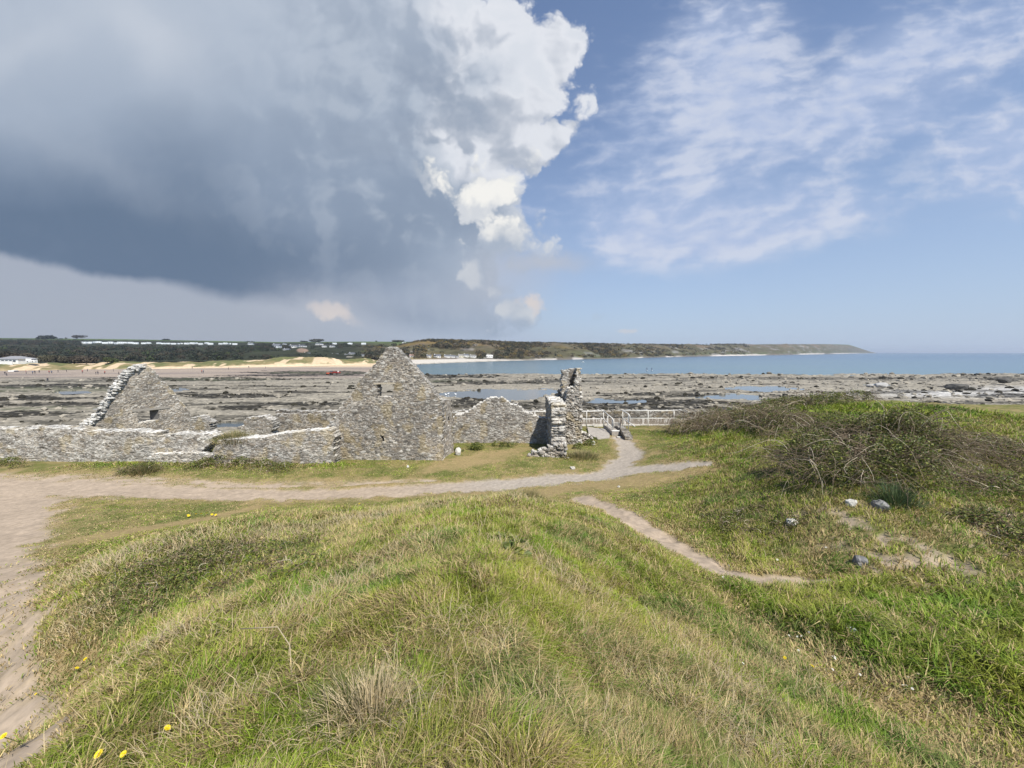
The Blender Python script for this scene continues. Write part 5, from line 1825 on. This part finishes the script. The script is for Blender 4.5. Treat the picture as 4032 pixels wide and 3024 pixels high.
    stone("stone", "small white stone in the grass below the tall gabled ruin", 1606, 1840, 13, 10, W, 4, .2)
    stone("stone", "pointed white stone in the bank under the big bramble thicket", 3350, 1990, 42, 32, W, 5, .3)
    stone("boulder", "grey rounded rock beside the pointed white stone in the bank", 3462, 2000, 62, 40, Gy, 6, .35)
    stone("stone", "flat white stone at the lower left of the dune bank, above the side path", 3118, 2062, 42, 26, W, 7, .3)
    stone("boulder", "dark grey wedge of rock on bare sand where the side path ends", 3386, 2220, 58, 44, (.19, .185, .18), 8, .3)
    stone("stone", "flat pale grey stone sunk in the lush green grass at right", 3342, 2482, 60, 22, (.40, .41, .42), 9, .1)
    stone("stone", "squarish pale grey stone half buried in the dry grass at the bottom", 2366, 2822, 58, 50, (.33, .34, .33), 10, .15)
    stone("stone", "flat pale stone lying in the grass in front of the chimney stack", 2255, 1845, 24, 10, (.45, .42, .36), 11, .2)
    stone("stone", "pale stone in the weeds under the white topped stub of wall", 2334, 1750, 20, 16, W, 12, .1)
    stone("stone", "tiny white stone on the right-hand bank below the thicket", 3560, 2278, 14, 9, W, 13, .1)
    stone("stone", "thin white stone on the grass near the right edge", 3946, 2446, 24, 9, W, 14, .1)
    stone("stone", "white pebble in the short turf at the far end of the mound", 2436, 1918, 12, 7, W, 15, .1)

    # dandelions and daisies
    def flower(name, label, px, py, r, petal, centre, group, hgt, cat):
        q = hit([px], [py])[0]
        e = empty(name, tuple(q))
        tag(e, label, cat, group)
        MB().tube([(0, 0, 0), (.004, 0, hgt * .5), (.0, .004, hgt)], .0022, 5, (.16, .2, .06)).build("stem", M_LEAF, e)
        m = MB()
        k = 16
        for ring, (rr, zz) in enumerate(((1.0, 0.0), (.7, .25))):
            for i in range(k):
                a = i * 2 * np.pi / k + ring * .2
                ca, sa = math.cos(a), math.sin(a)
                w = .16 * r
                m.add([(0, 0, hgt + zz * r * .5), (ca * rr * r * .8 - sa * w, sa * rr * r * .8 + ca * w, hgt + r * (.12 + zz)), (ca * rr * r, sa * rr * r, hgt + r * (.05 + zz)),
                       (ca * rr * r * .8 + sa * w, sa * rr * r * .8 - ca * w, hgt + r * (.12 + zz))], [(0, 3, 2, 1)], col=petal)
        m.build("petals", M_LEAF, e)
        c = MB()
        c.tube([(0, 0, hgt), (0, 0, hgt + r * .35)], r * .34, 8, centre, r2=r * .15)
        c.build("flower_head", M_LEAF, e)
        e.rotation_euler = (-.5, RNG.uniform(-.2, .2), RNG.uniform(0, 6))
        return e
    yel, ye2 = (.86, .70, .03), (.80, .55, .02)
    for (px, py, lab, r) in ((474, 2997, "big dandelion, lowest and leftmost of the three at the bottom edge", .020), (598, 2970, "dandelion at the bottom edge, the upper right one of three", .017),
                             (556, 2998, "dandelion at the bottom edge, the small middle one of three", .015), (270, 2682, "lone dandelion near the lower left by the dry strip", .022),
                             (376, 2616, "dandelion higher up the left slope, above the lone one", .022), (90, 2925, "dandelion in the bottom left corner beside the bare strip", .018),
                             (188, 2752, "half open dandelion on the left slope, below the lone one", .014), (1424, 1996, "dandelion on the flat grass beyond the mound crest", .04),
                             (3105, 2625, "yellow flower beside the trodden strip at right", .02), (3168, 2668, "yellow flower lower down the trodden strip at right", .02)):
        flower("dandelion", lab, px, py, r, yel, ye2, "dandelions in the grass", .16, "flower")
    rr = np.random.default_rng(5)
    dz = [(3172, 2502), (3086, 2518), (3142, 2524), (3152, 2530), (3172, 2532), (3146, 2577), (3256, 2610), (3268, 2606), (3262, 2606), (3254, 2652), (3248, 2655), (3404, 2678), (3556, 2738), (3586, 2730),
          (3588, 2714), (3582, 2744), (3640, 2690), (3372, 2670), (2845, 2285), (2860, 2245), (3060, 2215), (3260, 2170), (2900, 2640)]
    for (px, py) in dz:
        flower("daisy", "tiny white daisy in the short grass along the trodden strip at right", px, py, .013 if py > 2400 else .022, (.80, .79, .76), yel, "daisies along the trodden strip", .11, "flower")
    for k in range(7):
        px, py = 735 + 20 * k + rr.integers(-6, 6), 2034 + rr.integers(-5, 6)
        flower("yellow_wildflower", "small yellow flower in the patch on the flat grass left of the mound crest", px, py, .045, yel, ye2, "yellow flowers on the flat grass", .10, "flower")
    # single arching dead stem in front
    q = hit([1090, 1940], [2640, 2790])
    MB().tube([q[0] + (-.25, .05, .25), q[0] + (0.02, 0, .30), q[0] + (.12, -.05, .22), q[0] + (.17, -.12, .08), q[0] + (.2, -.15, -.02)], .0035, 6, (.40, .33, .22)).build("dead_stem", M_STRAW, None, True)
    tag(bpy.data.objects["dead_stem"], "single pale dead stem arching over the grass left of the middle", "stem")


build_plants()


# ------------------------------------------------------------------ far things
WHITE, CREAM, SLATE, GREYR = (.70, .69, .66), (.72, .66, .50), (.13, .135, .15), (.22, .21, .20)


def on_hill(px, py):
    q, t = hill_z_at_px(px, py)
    return q


def house(label, px, py, w, h, wall=WHITE, roof=SLATE, chim=1, group="white houses of the village", name="house", depth=0.7, wins=3, hip=False, D=None, cat="house", z=None):
    """px, py: centre of the foot; w, h: size in photo pixels"""
    q = on_hill(px, py) if D is None else P(px, py, D)
    s = q[1] / F
    W, Hh = w * s, h * s
    d = W * depth
    e = empty(name, tuple(q), RNG.uniform(-.25, .25) if not hip else 0)
    tag(e, label, cat, group)
    eave = Hh * .58
    MB().box(-W / 2, -d / 2, -Hh * .5, W / 2, d / 2, eave, wall).build("wall", M_FAR, e)
    m = MB()
    o = .04 * W
    a = W * .28 if hip else 0
    v = [(-W / 2 - o, -d / 2 - o, eave * .98), (W / 2 + o, -d / 2 - o, eave * .98), (W / 2 + o, d / 2 + o, eave * .98), (-W / 2 - o, d / 2 + o, eave * .98),
         (-W / 2 - o * (not hip) + a, 0, Hh), (W / 2 + o * (not hip) - a, 0, Hh)]
    m.add(v, [(0, 1, 5, 4), (2, 3, 4, 5)], [(1, 2, 5), (3, 0, 4), (0, 2, 1), (0, 3, 2)], roof)
    r = m.build("roof", M_FAR, e)
    if not hip:
        g_ = MB()
        for sx in (-1, 1):
            x = sx * W / 2
            g_.add([(x, -d / 2, eave), (x, d / 2, eave), (x, 0, Hh * .96)], (), [(0, 1, 2)] if sx > 0 else [(0, 2, 1)], wall)
        g_.build("gable", M_FAR, e)
    for k in range(chim):
        x = (-W * .42 if k == 0 else W * .40)
        MB().box(x - W * .05, -W * .04, Hh * .8, x + W * .05, W * .04, Hh * 1.18, wall).build("chimney", M_FAR, r)
    for k in range(wins):
        x = W * (-.34 + .68 * (k / max(1, wins - 1) if wins > 1 else .5))
        MB().box(x - W * .055, -d / 2 - .05, eave * .25, x + W * .055, -d / 2 + .02, eave * .68, (.06, .07, .09)).build("window", M_FAR, e)
    return e


def far_tree(label, px, py, w, h, col=(.035, .042, .026), D=None, name="tree", group=None, per=900, trunk=.25, gaps=0.0, cat="tree", lobes=7, wide=1.0):
    q = on_hill(px, py) if D is None else P(px, py, D)
    s = q[1] / F
    W, Hh = w * s, h * s
    e = empty(name, tuple(q))
    tag(e, label, cat, group)
    cs = []
    for k in range(lobes):
        cs.append((RNG.uniform(-.30, .30) * W, RNG.uniform(-.25, .25) * W, Hh * (trunk + (1 - trunk) * RNG.uniform(.3, .72))))
    cs.append((0, 0, Hh * (trunk + (1 - trunk) * .62)))
    cs = np.array(cs)
    rad = np.tile(np.array([W * .24, W * .22, Hh * (1 - trunk) * .32]), (len(cs), 1)) * RNG.uniform(.75, 1.15, (len(cs), 1))
    v, t = crown_cloud(cs, rad, per // len(cs), W * (.035 if gaps else .05), 3)
    c = np.array(col) * RNG.uniform(.7, 1.35, len(t))[:, None]
    mesh_np("crown", v, None, t, np.repeat(c, 3, axis=0), M_FAR, e, False)
    m = MB()
    m.tube([(0, 0, -Hh * .1), (W * .01, 0, Hh * trunk), (-W * .01, 0, Hh * .6)], W * .035, 6, (.05, .042, .035), r2=W * .012)
    for k in range(5):
        b = cs[k % len(cs)]
        m.tube([(0, 0, Hh * trunk * RNG.uniform(.7, 1.2)), b * np.array([.5, .5, .8]), b], W * .014, 5, (.05, .042, .035), r2=W * .005)
    m.build("trunk", M_FAR, e)
    return e


def build_far():
    # ---- the village climbing the hill between the two gables
    for lab, px, py, w, h in VILLAGE:
        house(lab, px, py, w, h, WHITE if "grey" not in lab else (.50, .52, .54), SLATE, 1)
    house("grey stone barn on the back of the dunes below the village", 1381, 1414, 22, 11, (.26, .24, .20), (.19, .175, .15), 0, None, "barn", cat="barn", wins=0)
    # ---- row of white houses under the cliff
    Rw = [("pink roofed white cottage at the left end of the row under the cliff", 1623, 1405, 16, 9, WHITE, (.36, .22, .18)), ("white square house, second in the row under the cliff", 1691, 1409, 18, 12, WHITE, SLATE),
          ("biggest white house of the row, with dormers, under the cliff", 1724, 1409, 26, 13, WHITE, SLATE), ("white house with several gables in the middle of the row under the cliff", 1762, 1409, 22, 12, WHITE, SLATE),
          ("white terrace joined to the several gabled house under the cliff", 1783, 1409, 18, 11, WHITE, SLATE), ("small blue grey house right of the terrace under the cliff", 1801, 1408, 12, 7, (.50, .52, .54), SLATE),
          ("cream gable ended house, left of two tall ones under the cliff", 1816, 1407, 19, 12, CREAM, GREYR), ("tall white house next to the cream one under the cliff", 1837, 1406, 18, 12, WHITE, SLATE),
          ("long low white house with grey roof right of the tall pair", 1863, 1406, 24, 9, WHITE, GREYR), ("white bungalow alone at the right end of the row, near the shore rocks", 1928, 1406, 24, 8, WHITE, WHITE)]
    for lab, px, py, w, h, wl, rf in Rw:
        house(lab, px, py, w, h, wl, rf, 1, "houses under the cliff")
    Tp = [("white farmhouse on the hilltop above the crags", 1759, 1356, 8, 4), ("low white farm sheds on the hilltop above the crags", 1796, 1357, 20, 4), ("small white building on the far hilltop over the bay", 2200, 1360, 11, 4)]
    for lab, px, py, w, h in Tp:
        house(lab, px, py, w, h, WHITE, (.5, .5, .5), 0, "buildings on the hilltop", wins=0)
    # ---- the bungalow and its neighbours at the left edge
    house("wide bungalow with a hipped grey roof and white walls behind the dunes at far left", 67, 1428, 88, 26, (.74, .74, .70), (.235, .235, .245), 0, None, "bungalow", .7, 5, True, D=243, cat="bungalow")
    house("dark roofed white house cut off by the left edge", 2, 1424, 34, 18, WHITE, (.2, .2, .23), 1, None, "house", .8, 2, False, D=255)
    e = empty("garden_wall", tuple(P(28, 1432, 236)))
    tag(e, "white garden wall in front of the bungalow at far left", "wall")
    MB().box(-4.2, -.2, -1, 3.4, .2, 1.5, WHITE).build("wall", M_FAR, e)
    MB().box(-4.3, -.26, 1.503, 3.5, .26, 1.65, (.6, .6, .58)).build("coping", M_FAR, e)

    def van(label, px, py, D, L, Hh, col, name="van", cat="van", group=None):
        e = empty(name, tuple(P(px, py, D)), .05)
        tag(e, label, cat, group)
        m = MB()
        m.box(-L / 2, -.9, .35, L * .28, .9, Hh, col, .06)
        m.box(L * .28, -.9, .35, L / 2, .9, Hh * .62, col, .05)
        m.build("body", M_FAR, e)
        MB().box(L * .2, -.94, Hh * .62, L * .31, .94, Hh * .88, (.05, .06, .08)).build("window", M_FAR, e)
        for x in (-L * .3, L * .3):
            for y in (-.85, .85):
                MB().tube([(x, y - .1, .33), (x, y + .1, .33)], .33, 10, (.02, .02, .02)).build("wheel", M_FAR, e)
        return e
    van("white van parked among bushes right of the bungalow", 125, 1426, 236, 5.0, 2.2, WHITE)
    van("white vehicle with an awning parked on the beach at far left", 57, 1474, 216, 4.6, 2.3, WHITE, "camper_van")
    for k, (px, lab) in enumerate(((1332, "silver car, left of three parked behind the dune below the village"), (1343, "white car, middle of three parked behind the dune below the village"),
                                   (1352, "dark windowed white car, right of three parked behind the dune below the village"))):
        q = on_hill(px, 1410)
        v = van(lab, px, 1410, q[1], 4.6, 1.9, (.6, .62, .65) if k == 0 else WHITE, "parked_car", "car", "cars parked behind the dune")
        v.location = q

    # ---- static caravans along the skyline on the left
    q = on_hill(345, 1352)
    root = empty("static_caravan", tuple(q))
    tag(root, "white static caravan in the long row below the skyline on the left", "caravan", "static caravans in a row below the skyline")
    L = 9.5
    MB().box(-L / 2, -1.6, .5, L / 2, 1.6, 3.0, (.80, .83, .84)).build("body", M_FAR, root)
    m = MB(); m.add([(-L / 2 - .1, -1.7, 3.003), (L / 2 + .1, -1.7, 3.003), (L / 2 + .1, 1.7, 3.003), (-L / 2 - .1, 1.7, 3.003), (-L / 2 - .1, 0, 3.5), (L / 2 + .1, 0, 3.5)],
                    [(0, 1, 5, 4), (2, 3, 4, 5)], [(1, 2, 5), (3, 0, 4), (0, 2, 1), (0, 3, 2)], (.62, .66, .68))
    m.build("roof", M_FAR, root)
    for x in (-2.8, 0.2, 3.0):
        MB().box(x - .6, -1.63, 1.5, x + .6, -1.6 + .01, 2.3, (.10, .12, .15)).build("window", M_FAR, root)
    MB().box(-L / 2 + .1, -1.5, -1.2, L / 2 - .1, 1.5, .497, (.35, .36, .36)).build("skirting", M_FAR, root)
    xs = [q for q in np.concatenate([np.arange(345, 560, 20.5), np.arange(562, 935, 18.5)]) if RNG.uniform() > .1 or q < 350]
    for k, px in enumerate(xs):
        px = px + RNG.uniform(-4, 4)
        py = np.interp(px, [345, 600, 930], [1351.5, 1354, 1357]) + RNG.uniform(-2.2, 1.6)
        if k == 0:
            root.location = on_hill(px, py); root.rotation_euler = (0, 0, .1)
        else:
            dup(root, tuple(on_hill(px, py)), RNG.uniform(-.8, .8), RNG.uniform(.75, 1.0))
    house("pale grey house with a gable at the right end of the caravan row", 997, 1357, 17, 8, (.6, .63, .65), SLATE, 1, None)
    for k, px in enumerate((1323, 1384, 1437, 1597)):
        lab = ["white caravan near the skyline above the village, leftmost of four", "white caravan near the skyline above the village, second of four", "white caravan near the skyline above the village, third of four", "white caravan near the skyline right of the tall gable, last of four"][k]
        c = dup(root, tuple(on_hill(px, 1356)), .1, 1.0, lab)
        c["group"] = "caravans above the village"

    # ---- trees on the skyline and round the bungalow
    T = [("wide dark clump of trees breaking the skyline at far left", 185, 1342, 92, 20, (.028, .034, .025)), ("small dark tree right of the wide clump on the skyline", 238, 1344, 26, 12, (.028, .034, .025)),
         ("tiny lone tree on the skyline left of the big bare crowned tree", 260, 1337, 11, 9, (.05, .045, .04)), ("big spreading bare crowned tree alone on the skyline", 303, 1337, 52, 18, (.055, .048, .042)),
         ("dark dome shaped tree on the skyline above the caravans", 651, 1347, 30, 13, (.026, .032, .026)), ("low dark tree left of the dome shaped one above the caravans", 622, 1347, 18, 8, (.026, .032, .026)),
         ("dark trees beside the pale house at the end of the caravan row", 975, 1356, 60, 11, (.026, .032, .026)), ("rounded grey green trees on the skyline over the village", 1250, 1349, 62, 13, (.06, .062, .05)),
         ("small dark bush on the skyline over the village, left of the rounded trees", 1196, 1348, 26, 6, (.04, .042, .035)), ("small tree on the skyline left of the tall gable", 1481, 1347, 9, 6, (.05, .05, .04)),
         ("low rounded copse on the skyline right of the tall gable", 1565, 1349, 48, 9, (.07, .07, .05)), ("lone bare tree on the skyline right of the tall gable", 1644, 1350, 18, 11, (.06, .055, .05))]
    for lab, px, py, w, h, c in T:
        q = hill_point(px, 1.0)
        fy, fD, ty, tD = hill_at(px)
        far_tree(lab, px, py, w, h, c, D=float(tD) * .985, trunk=.12 if "bare" not in lab else .3, gaps=1 if "bare" in lab else 0, per=700)
    Tb = [("grey green round bush tree right of the bungalow", 160, 1428, 34, 30, (.115, .105, .065)), ("taller olive tree beside the round bush right of the bungalow", 196, 1428, 42, 32, (.085, .08, .05)),
          ("dark brown hedge-like tree left in the wide thicket behind the dunes", 245, 1432, 60, 30, (.07, .062, .04)), ("brown rounded tree in the middle of the wide thicket behind the dunes", 292, 1433, 70, 31, (.075, .062, .045)),
          ("low brown tree at the right end of the wide thicket behind the dunes", 340, 1430, 60, 24, (.08, .065, .048)), ("bright green bush, left of two, above the dunes left of the gable", 422, 1427, 36, 21, (.075, .09, .035)),
          ("bright green bush, right of two, above the dunes left of the gable", 446, 1428, 30, 16, (.08, .10, .038)), ("brown bare bush behind the bungalow roof", 95, 1420, 80, 30, (.075, .062, .045)),
          ("dark tree behind the left end of the bungalow", 30, 1412, 60, 28, (.05, .048, .035)), ("dark hedge tree against the right wall of the bungalow", 118, 1428, 26, 20, (.05, .045, .032))]
    for lab, px, py, w, h, c in Tb:
        far_tree(lab, px, py, w, h, c, D=252 + (px % 7), trunk=.05, per=1500, lobes=10)
    Tv = [("dark rounded tree between the white gable ended house and the blue grey house", 1178, 1404, 34, 17, (.025, .03, .022)), ("bushy tree behind the stone barn", 1405, 1412, 30, 12, (.05, .05, .035)),
          ("brown scrub tree at the right end of the dunes by the tall gable", 1470, 1416, 44, 16, (.085, .078, .05)), ("dark tree left of the pink roofed cottage", 1602, 1405, 26, 16, (.03, .034, .025))]
    for lab, px, py, w, h, c in Tv:
        q = on_hill(px, py)
        far_tree(lab, px, py, w, h, c, D=float(q[1]), trunk=.08, per=700)

    # ---- people, all a long way off
    def person_mesh(name, stride=.16, arm=.12):
        J = {'pel': (0, 0, .92), 'belly': (0, 0, 1.1), 'chest': (0, 0, 1.32), 'neck': (0, 0, 1.48), 'head': (0, -.01, 1.62), 'crown': (0, -.01, 1.72),
             'hl': (-.09, 0, .88), 'kl': (-.10, -stride * .6, .48), 'al': (-.10, -stride, .08), 'tl': (-.10, -stride - .14, .03),
             'hr': (.09, 0, .88), 'kr': (.10, stride * .3, .48), 'ar': (.10, stride, .08), 'tr': (.10, stride - .14, .03),
             'sl': (-.19, 0, 1.40), 'el': (-.25, .04, 1.13), 'wl': (-.25, -arm, .88), 'fl': (-.25, -arm - .02, .80), 'sr': (.19, 0, 1.40), 'er': (.25, .02, 1.13), 'wr': (.25, arm * .5, .88), 'fr': (.25, arm * .5, .80)}
        Rr = {'pel': .14, 'belly': .125, 'chest': .15, 'neck': .055, 'head': .095, 'crown': .07, 'hl': .09, 'hr': .09, 'kl': .062, 'kr': .062, 'al': .045, 'ar': .045, 'tl': .035, 'tr': .035,
              'sl': .06, 'sr': .06, 'el': .045, 'er': .045, 'wl': .033, 'wr': .033, 'fl': .03, 'fr': .03}
        Ed = [('pel', 'belly'), ('belly', 'chest'), ('chest', 'neck'), ('neck', 'head'), ('head', 'crown'), ('pel', 'hl'), ('hl', 'kl'), ('kl', 'al'), ('al', 'tl'), ('pel', 'hr'), ('hr', 'kr'), ('kr', 'ar'), ('ar', 'tr'),
              ('chest', 'sl'), ('sl', 'el'), ('el', 'wl'), ('wl', 'fl'), ('chest', 'sr'), ('sr', 'er'), ('er', 'wr'), ('wr', 'fr')]
        ks = list(J)
        me = bpy.data.meshes.new("sk")
        me.from_pydata([J[k] for k in ks], [(ks.index(a), ks.index(b)) for a, b in Ed], [])
        ob = bpy.data.objects.new("sk", me); COL.objects.link(ob)
        ob.modifiers.new("s", 'SKIN'); ob.modifiers.new("u", 'SUBSURF').levels = 1
        for k, sv in zip(ks, me.skin_vertices[0].data):
            sv.radius = (Rr[k], Rr[k]); sv.use_root = k == 'pel'
        dg = bpy.context.evaluated_depsgraph_get()
        m2 = bpy.data.meshes.new_from_object(ob.evaluated_get(dg)); m2.name = name
        bpy.data.objects.remove(ob)
        return m2

    skinm = plain_mat("skin", (.42, .27, .19)); hairm = plain_mat("hair", (.05, .035, .025))
    cloth = [plain_mat("clothing", c) for c in ((.03, .035, .05), (.06, .06, .07), (.30, .06, .05), (.10, .13, .20), (.45, .44, .42))]
    legs = plain_mat("trousers", (.03, .032, .045))
    bodies = []
    for k in range(4):
        me = person_mesh("person", .18 - .05 * k, .12 - .04 * k)
        for mm in (skinm, cloth[k], legs):
            me.materials.append(mm)
        for p_ in me.polygons:
            z = p_.center.z
            p_.material_index = 2 if z < .95 else (1 if z < 1.47 and not (z < .87 and abs(p_.center.x) > .2) else 0)
            p_.use_smooth = True
        bodies.append(me)
    hm = MB().tube([(0, .02, 1.66), (0, .015, 1.72), (0, .01, 1.765)], .10, 8, (1, 1, 1), r2=.05)
    hair0 = None
    ppl = [(20, 1476), (27, 1481), (103, 1472), (129, 1473), (138, 1472), (155, 1469), (194, 1471), (204, 1471), (229, 1467), (262, 1465), (325, 1470), (345, 1463), (378, 1475), (386, 1475), (413, 1474), (447, 1464),
           (468, 1477), (757, 1452), (795, 1469), (801, 1469), (900, 1456), (980, 1450), (1018, 1444), (1046, 1452), (1655, 1440), (1710, 1437)]
    for k, (px, py) in enumerate(ppl):
        z = -4.75
        q = Pz(px, py, -4.8)
        y = q[1]
        if y > 285: q = P(px, py, 285.0)
        o = bpy.data.objects.new("person", bodies[k % 4]); COL.objects.link(o)
        o.location = q; o.rotation_euler = (0, 0, RNG.uniform(0, 6.28)); o.scale = (1, 1, RNG.uniform(.95, 1.05))
        if hair0 is None:
            hair0 = hm.build("hair", hairm, o)
        else:
            hh = hair0.copy(); COL.objects.link(hh); hh.parent = o
        tag(o, "tiny distant figure in dark clothes walking on the sand of the bay", "person", "distant beach walkers")
    for (px, py, lab) in ((188, 1504, "nearest beach walker, dark figure alone on the wet sand at left"),):
        q = Pz(px, py, -4.75)
        o = bpy.data.objects.new("person", bodies[0]); COL.objects.link(o)
        o.location = q; tag(o, lab, "person")
        hh = hair0.copy(); COL.objects.link(hh); hh.parent = o
    # stand-up paddlers
    bw = MB()
    tt = np.linspace(-1, 1, 13)
    wv = []
    for t_ in tt:
        w_ = .38 * (1 - abs(t_) ** 2.6) + .01
        wv += [(-w_, t_ * 1.6, .0), (w_, t_ * 1.6, .0), (w_, t_ * 1.6, .12), (-w_, t_ * 1.6, .12)]
    bq = [(i * 4 + e, i * 4 + (e + 1) % 4, i * 4 + 4 + (e + 1) % 4, i * 4 + 4 + e) for i in range(12) for e in range(4)] + [(3, 2, 1, 0), (48, 49, 50, 51)]
    bw.add(wv, bq, col=(.75, .75, .72))
    for px, lab, bl in ((2547, "left one of two paddlers standing on the calm sea", "pale paddle board under the left paddler"), (2566, "right one of two paddlers standing on the calm sea", "pale paddle board under the right paddler")):
        q = Pz(px, 1458.5, SEA + .1)
        b_ = bw.build("paddle_board", M_FAR, None, True, tuple(q)); tag(b_, bl, "paddle board", "two paddle boards")
        o = bpy.data.objects.new("person", bodies[3]); COL.objects.link(o)
        o.location = (q[0], q[1], q[2] + .1); tag(o, lab, "person", "two paddlers")
        hh = hair0.copy(); COL.objects.link(hh); hh.parent = o
    # motor boat out in the bay
    e = empty("motor_boat", tuple(Pz(2296, 1427, SEA)), 1.3)
    e.scale = (.55, .55, .45)
    tag(e, "small white motor boat far out in the bay beyond the chimney stack", "boat")
    m = MB(); v = []
    for t_ in np.linspace(0, 1, 8):
        w_ = 1.3 * (1 - t_ ** 3) + .03
        v += [(-w_, -3 + 6.5 * t_, .9 + .3 * t_), (-w_ * .6, -3 + 6.3 * t_, -.3), (w_ * .6, -3 + 6.3 * t_, -.3), (w_, -3 + 6.5 * t_, .9 + .3 * t_)]
    m.add(v, [(i * 4 + a, i * 4 + a + 1, i * 4 + a + 5, i * 4 + a + 4) for i in range(7) for a in range(3)] + [(0, 3, 2, 1)] + [(i * 4 + 3, i * 4, i * 4 + 4, i * 4 + 7) for i in range(7)], col=WHITE)
    m.build("hull", M_FAR, e)
    MB().box(-.8, -1, .9, .8, 1.0, 2.2, WHITE, .1).build("cabin", M_FAR, e)
    # tractor and the red boat it launches
    q = Pz(1298, 1477, -4.85)
    e = empty("tractor", tuple(q), math.pi / 2)
    e.scale = (.75, .75, .75)
    tag(e, "orange red tractor on the wet sand pulling the red boat", "tractor")
    m = MB(); m.box(-.5, -.4, .8, .5, 1.9, 1.6, (.45, .10, .05), .05); m.build("bonnet", M_FAR, e)
    MB().box(-.7, -1.6, .9, .7, -.4, 2.0, (.40, .09, .05), .05).build("cab", M_FAR, e)
    MB().box(-.72, -1.65, 2.003, .72, -.35, 2.7, (.10, .10, .12), .12).build("window", M_FAR, e)
    for sx in (-1, 1):
        for y, r in ((-1.1, .85), (1.4, .5)):
            MB().tube([(sx * .6, y, r), (sx * 1.05, y, r)] if sx > 0 else [(-1.05, y, r), (-.6, y, r)], r, 14, (.02, .02, .02)).build("wheel", M_FAR, e)
    q = Pz(1322, 1475, -4.85)
    e = empty("rescue_boat", tuple(q), math.pi / 2)
    e.scale = (.8, .8, .7)
    tag(e, "long red and white boat on a trailer behind the tractor on the wet sand", "boat")
    m = MB(); v = []
    for t_ in np.linspace(0, 1, 9):
        w_ = .95 * (1 - t_ ** 3.2) + .03
        v += [(-w_, -2.6 + 5.6 * t_, 1.7 + .35 * t_), (-w_ * .6, -2.5 + 5.2 * t_, 1.0 + .3 * t_ ** 3), (w_ * .6, -2.5 + 5.2 * t_, 1.0 + .3 * t_ ** 3), (w_, -2.6 + 5.6 * t_, 1.7 + .35 * t_)]
    m.add(v, [(i * 4 + a, i * 4 + a + 1, i * 4 + a + 5, i * 4 + a + 4) for i in range(8) for a in range(3)] + [(0, 3, 2, 1)] + [(i * 4 + 3, i * 4, i * 4 + 4, i * 4 + 7) for i in range(8)], col=(.55, .06, .05))
    m.build("hull", M_FAR, e)
    MB().box(-.35, -1.9, 1.7, .35, -1.3, 2.6, WHITE, .05).build("console", M_FAR, e)
    m = MB(); m.box(-.7, -2.4, .6, -.6, 3.4, .72, (.3, .3, .3)); m.box(.6, -2.4, .6, .7, 3.4, .72, (.3, .3, .3)); m.build("trailer_frame", M_FAR, e)
    for sx in (-.95, .75):
        MB().tube([(sx, -.8, .45), (sx + .2, -.8, .45)], .45, 12, (.02, .02, .02)).build("wheel", M_FAR, e)
    # gulls on the tide pool
    for px, py, lab in ((1756, 1557, "white gull, left of three on the tide pool right of the tall gable"), (1765, 1554, "white gull, middle of three on the tide pool right of the tall gable"),
                        (1794, 1556, "white gull, right of three, apart on the tide pool right of the tall gable")):
        zw = -4.40
        q = Pz(px, py, zw)
        m = MB()
        pts = np.array([(-.28, 0, .22), (-.16, 0, .22), (0, 0, .23), (.14, 0, .28), (.19, 0, .38), (.22, 0, .44), (.30, 0, .43)])
        body = m.tube(pts, .02, 8, (.80, .80, .79))
        v = m.v[0].reshape(7, 8, 3)
        for i, r in enumerate((.015, .07, .11, .09, .05, .06, .012)):
            cc = pts[i]; dd = v[i] - cc
            v[i] = cc + dd / (np.linalg.norm(dd, axis=1)[:, None] + 1e-9) * r * 1.5
        for sy in (-.04, .04):
            m.tube([(0, sy, .2), (.0, sy, -.15)], .012, 5, (.4, .35, .2))
        o = m.build("gull", M_FAR, None, True, tuple(q)); o.rotation_euler = (0, 0, .4 + px)
        tag(o, lab, "bird", "gulls on the tide pool")
    # boulders on the reef
    for k, (px, py, w, h, lab) in enumerate(((3470, 1520, 42, 12, "pale slab topped boulder standing out of the rocky shore at right"), (3425, 1521, 26, 8, "darker flat boulder left of the pale slab on the rocky shore"), (3770, 1527, 70, 16, "long dark rock lying before the grey shingle at right"),
                                    (3955, 1500, 46, 14, "dark rock standing on the reef near the right edge"), (2352, 1613, 16, 11, "dark boulder on the weedy shore above the white railing"))):
        D = (EYE + 4.3) * F / (py + h - 1387)
        o = stone("shore_boulder", lab, px, py, w, h * 1.3, (.36, .35, .33) if "pale" in lab else (.09, .085, .075), 40 + k, .3, "boulder", d=D)
        o.rotation_euler = (0, 0, 0)
    # offshore haze-high ship nothing: the horizon stays empty


build_far()


# ------------------------------------------------------------------ haze
def build_haze():
    m = bpy.data.materials.new("haze")
    m.use_nodes = True
    t = m.node_tree
    t.nodes.clear()
    pv = t.nodes.new('ShaderNodeVolumePrincipled')
    pv.inputs['Color'].default_value = (0.72, 0.80, 0.93, 1)
    pv.inputs['Density'].default_value = HAZE
    pv.inputs['Anisotropy'].default_value = 0.2
    o = t.nodes.new('ShaderNodeOutputMaterial')
    t.links.new(pv.outputs[0], o.inputs['Volume'])
    x0, x1, y0, y1, z0, z1 = -14500, 14500, -2500, 14500, -8.3, 75
    v = [(x0, y0, z0), (x1, y0, z0), (x1, y1, z0), (x0, y1, z0), (x0, y0, z1), (x1, y0, z1), (x1, y1, z1), (x0, y1, z1)]
    ob = mesh_np("haze", v, [(0, 3, 2, 1), (4, 5, 6, 7), (0, 1, 5, 4), (1, 2, 6, 5), (2, 3, 7, 6), (3, 0, 4, 7)], None, None, m, smooth=False)
    tag(ob, kind="stuff")


HAZE = 0.00011
build_haze()
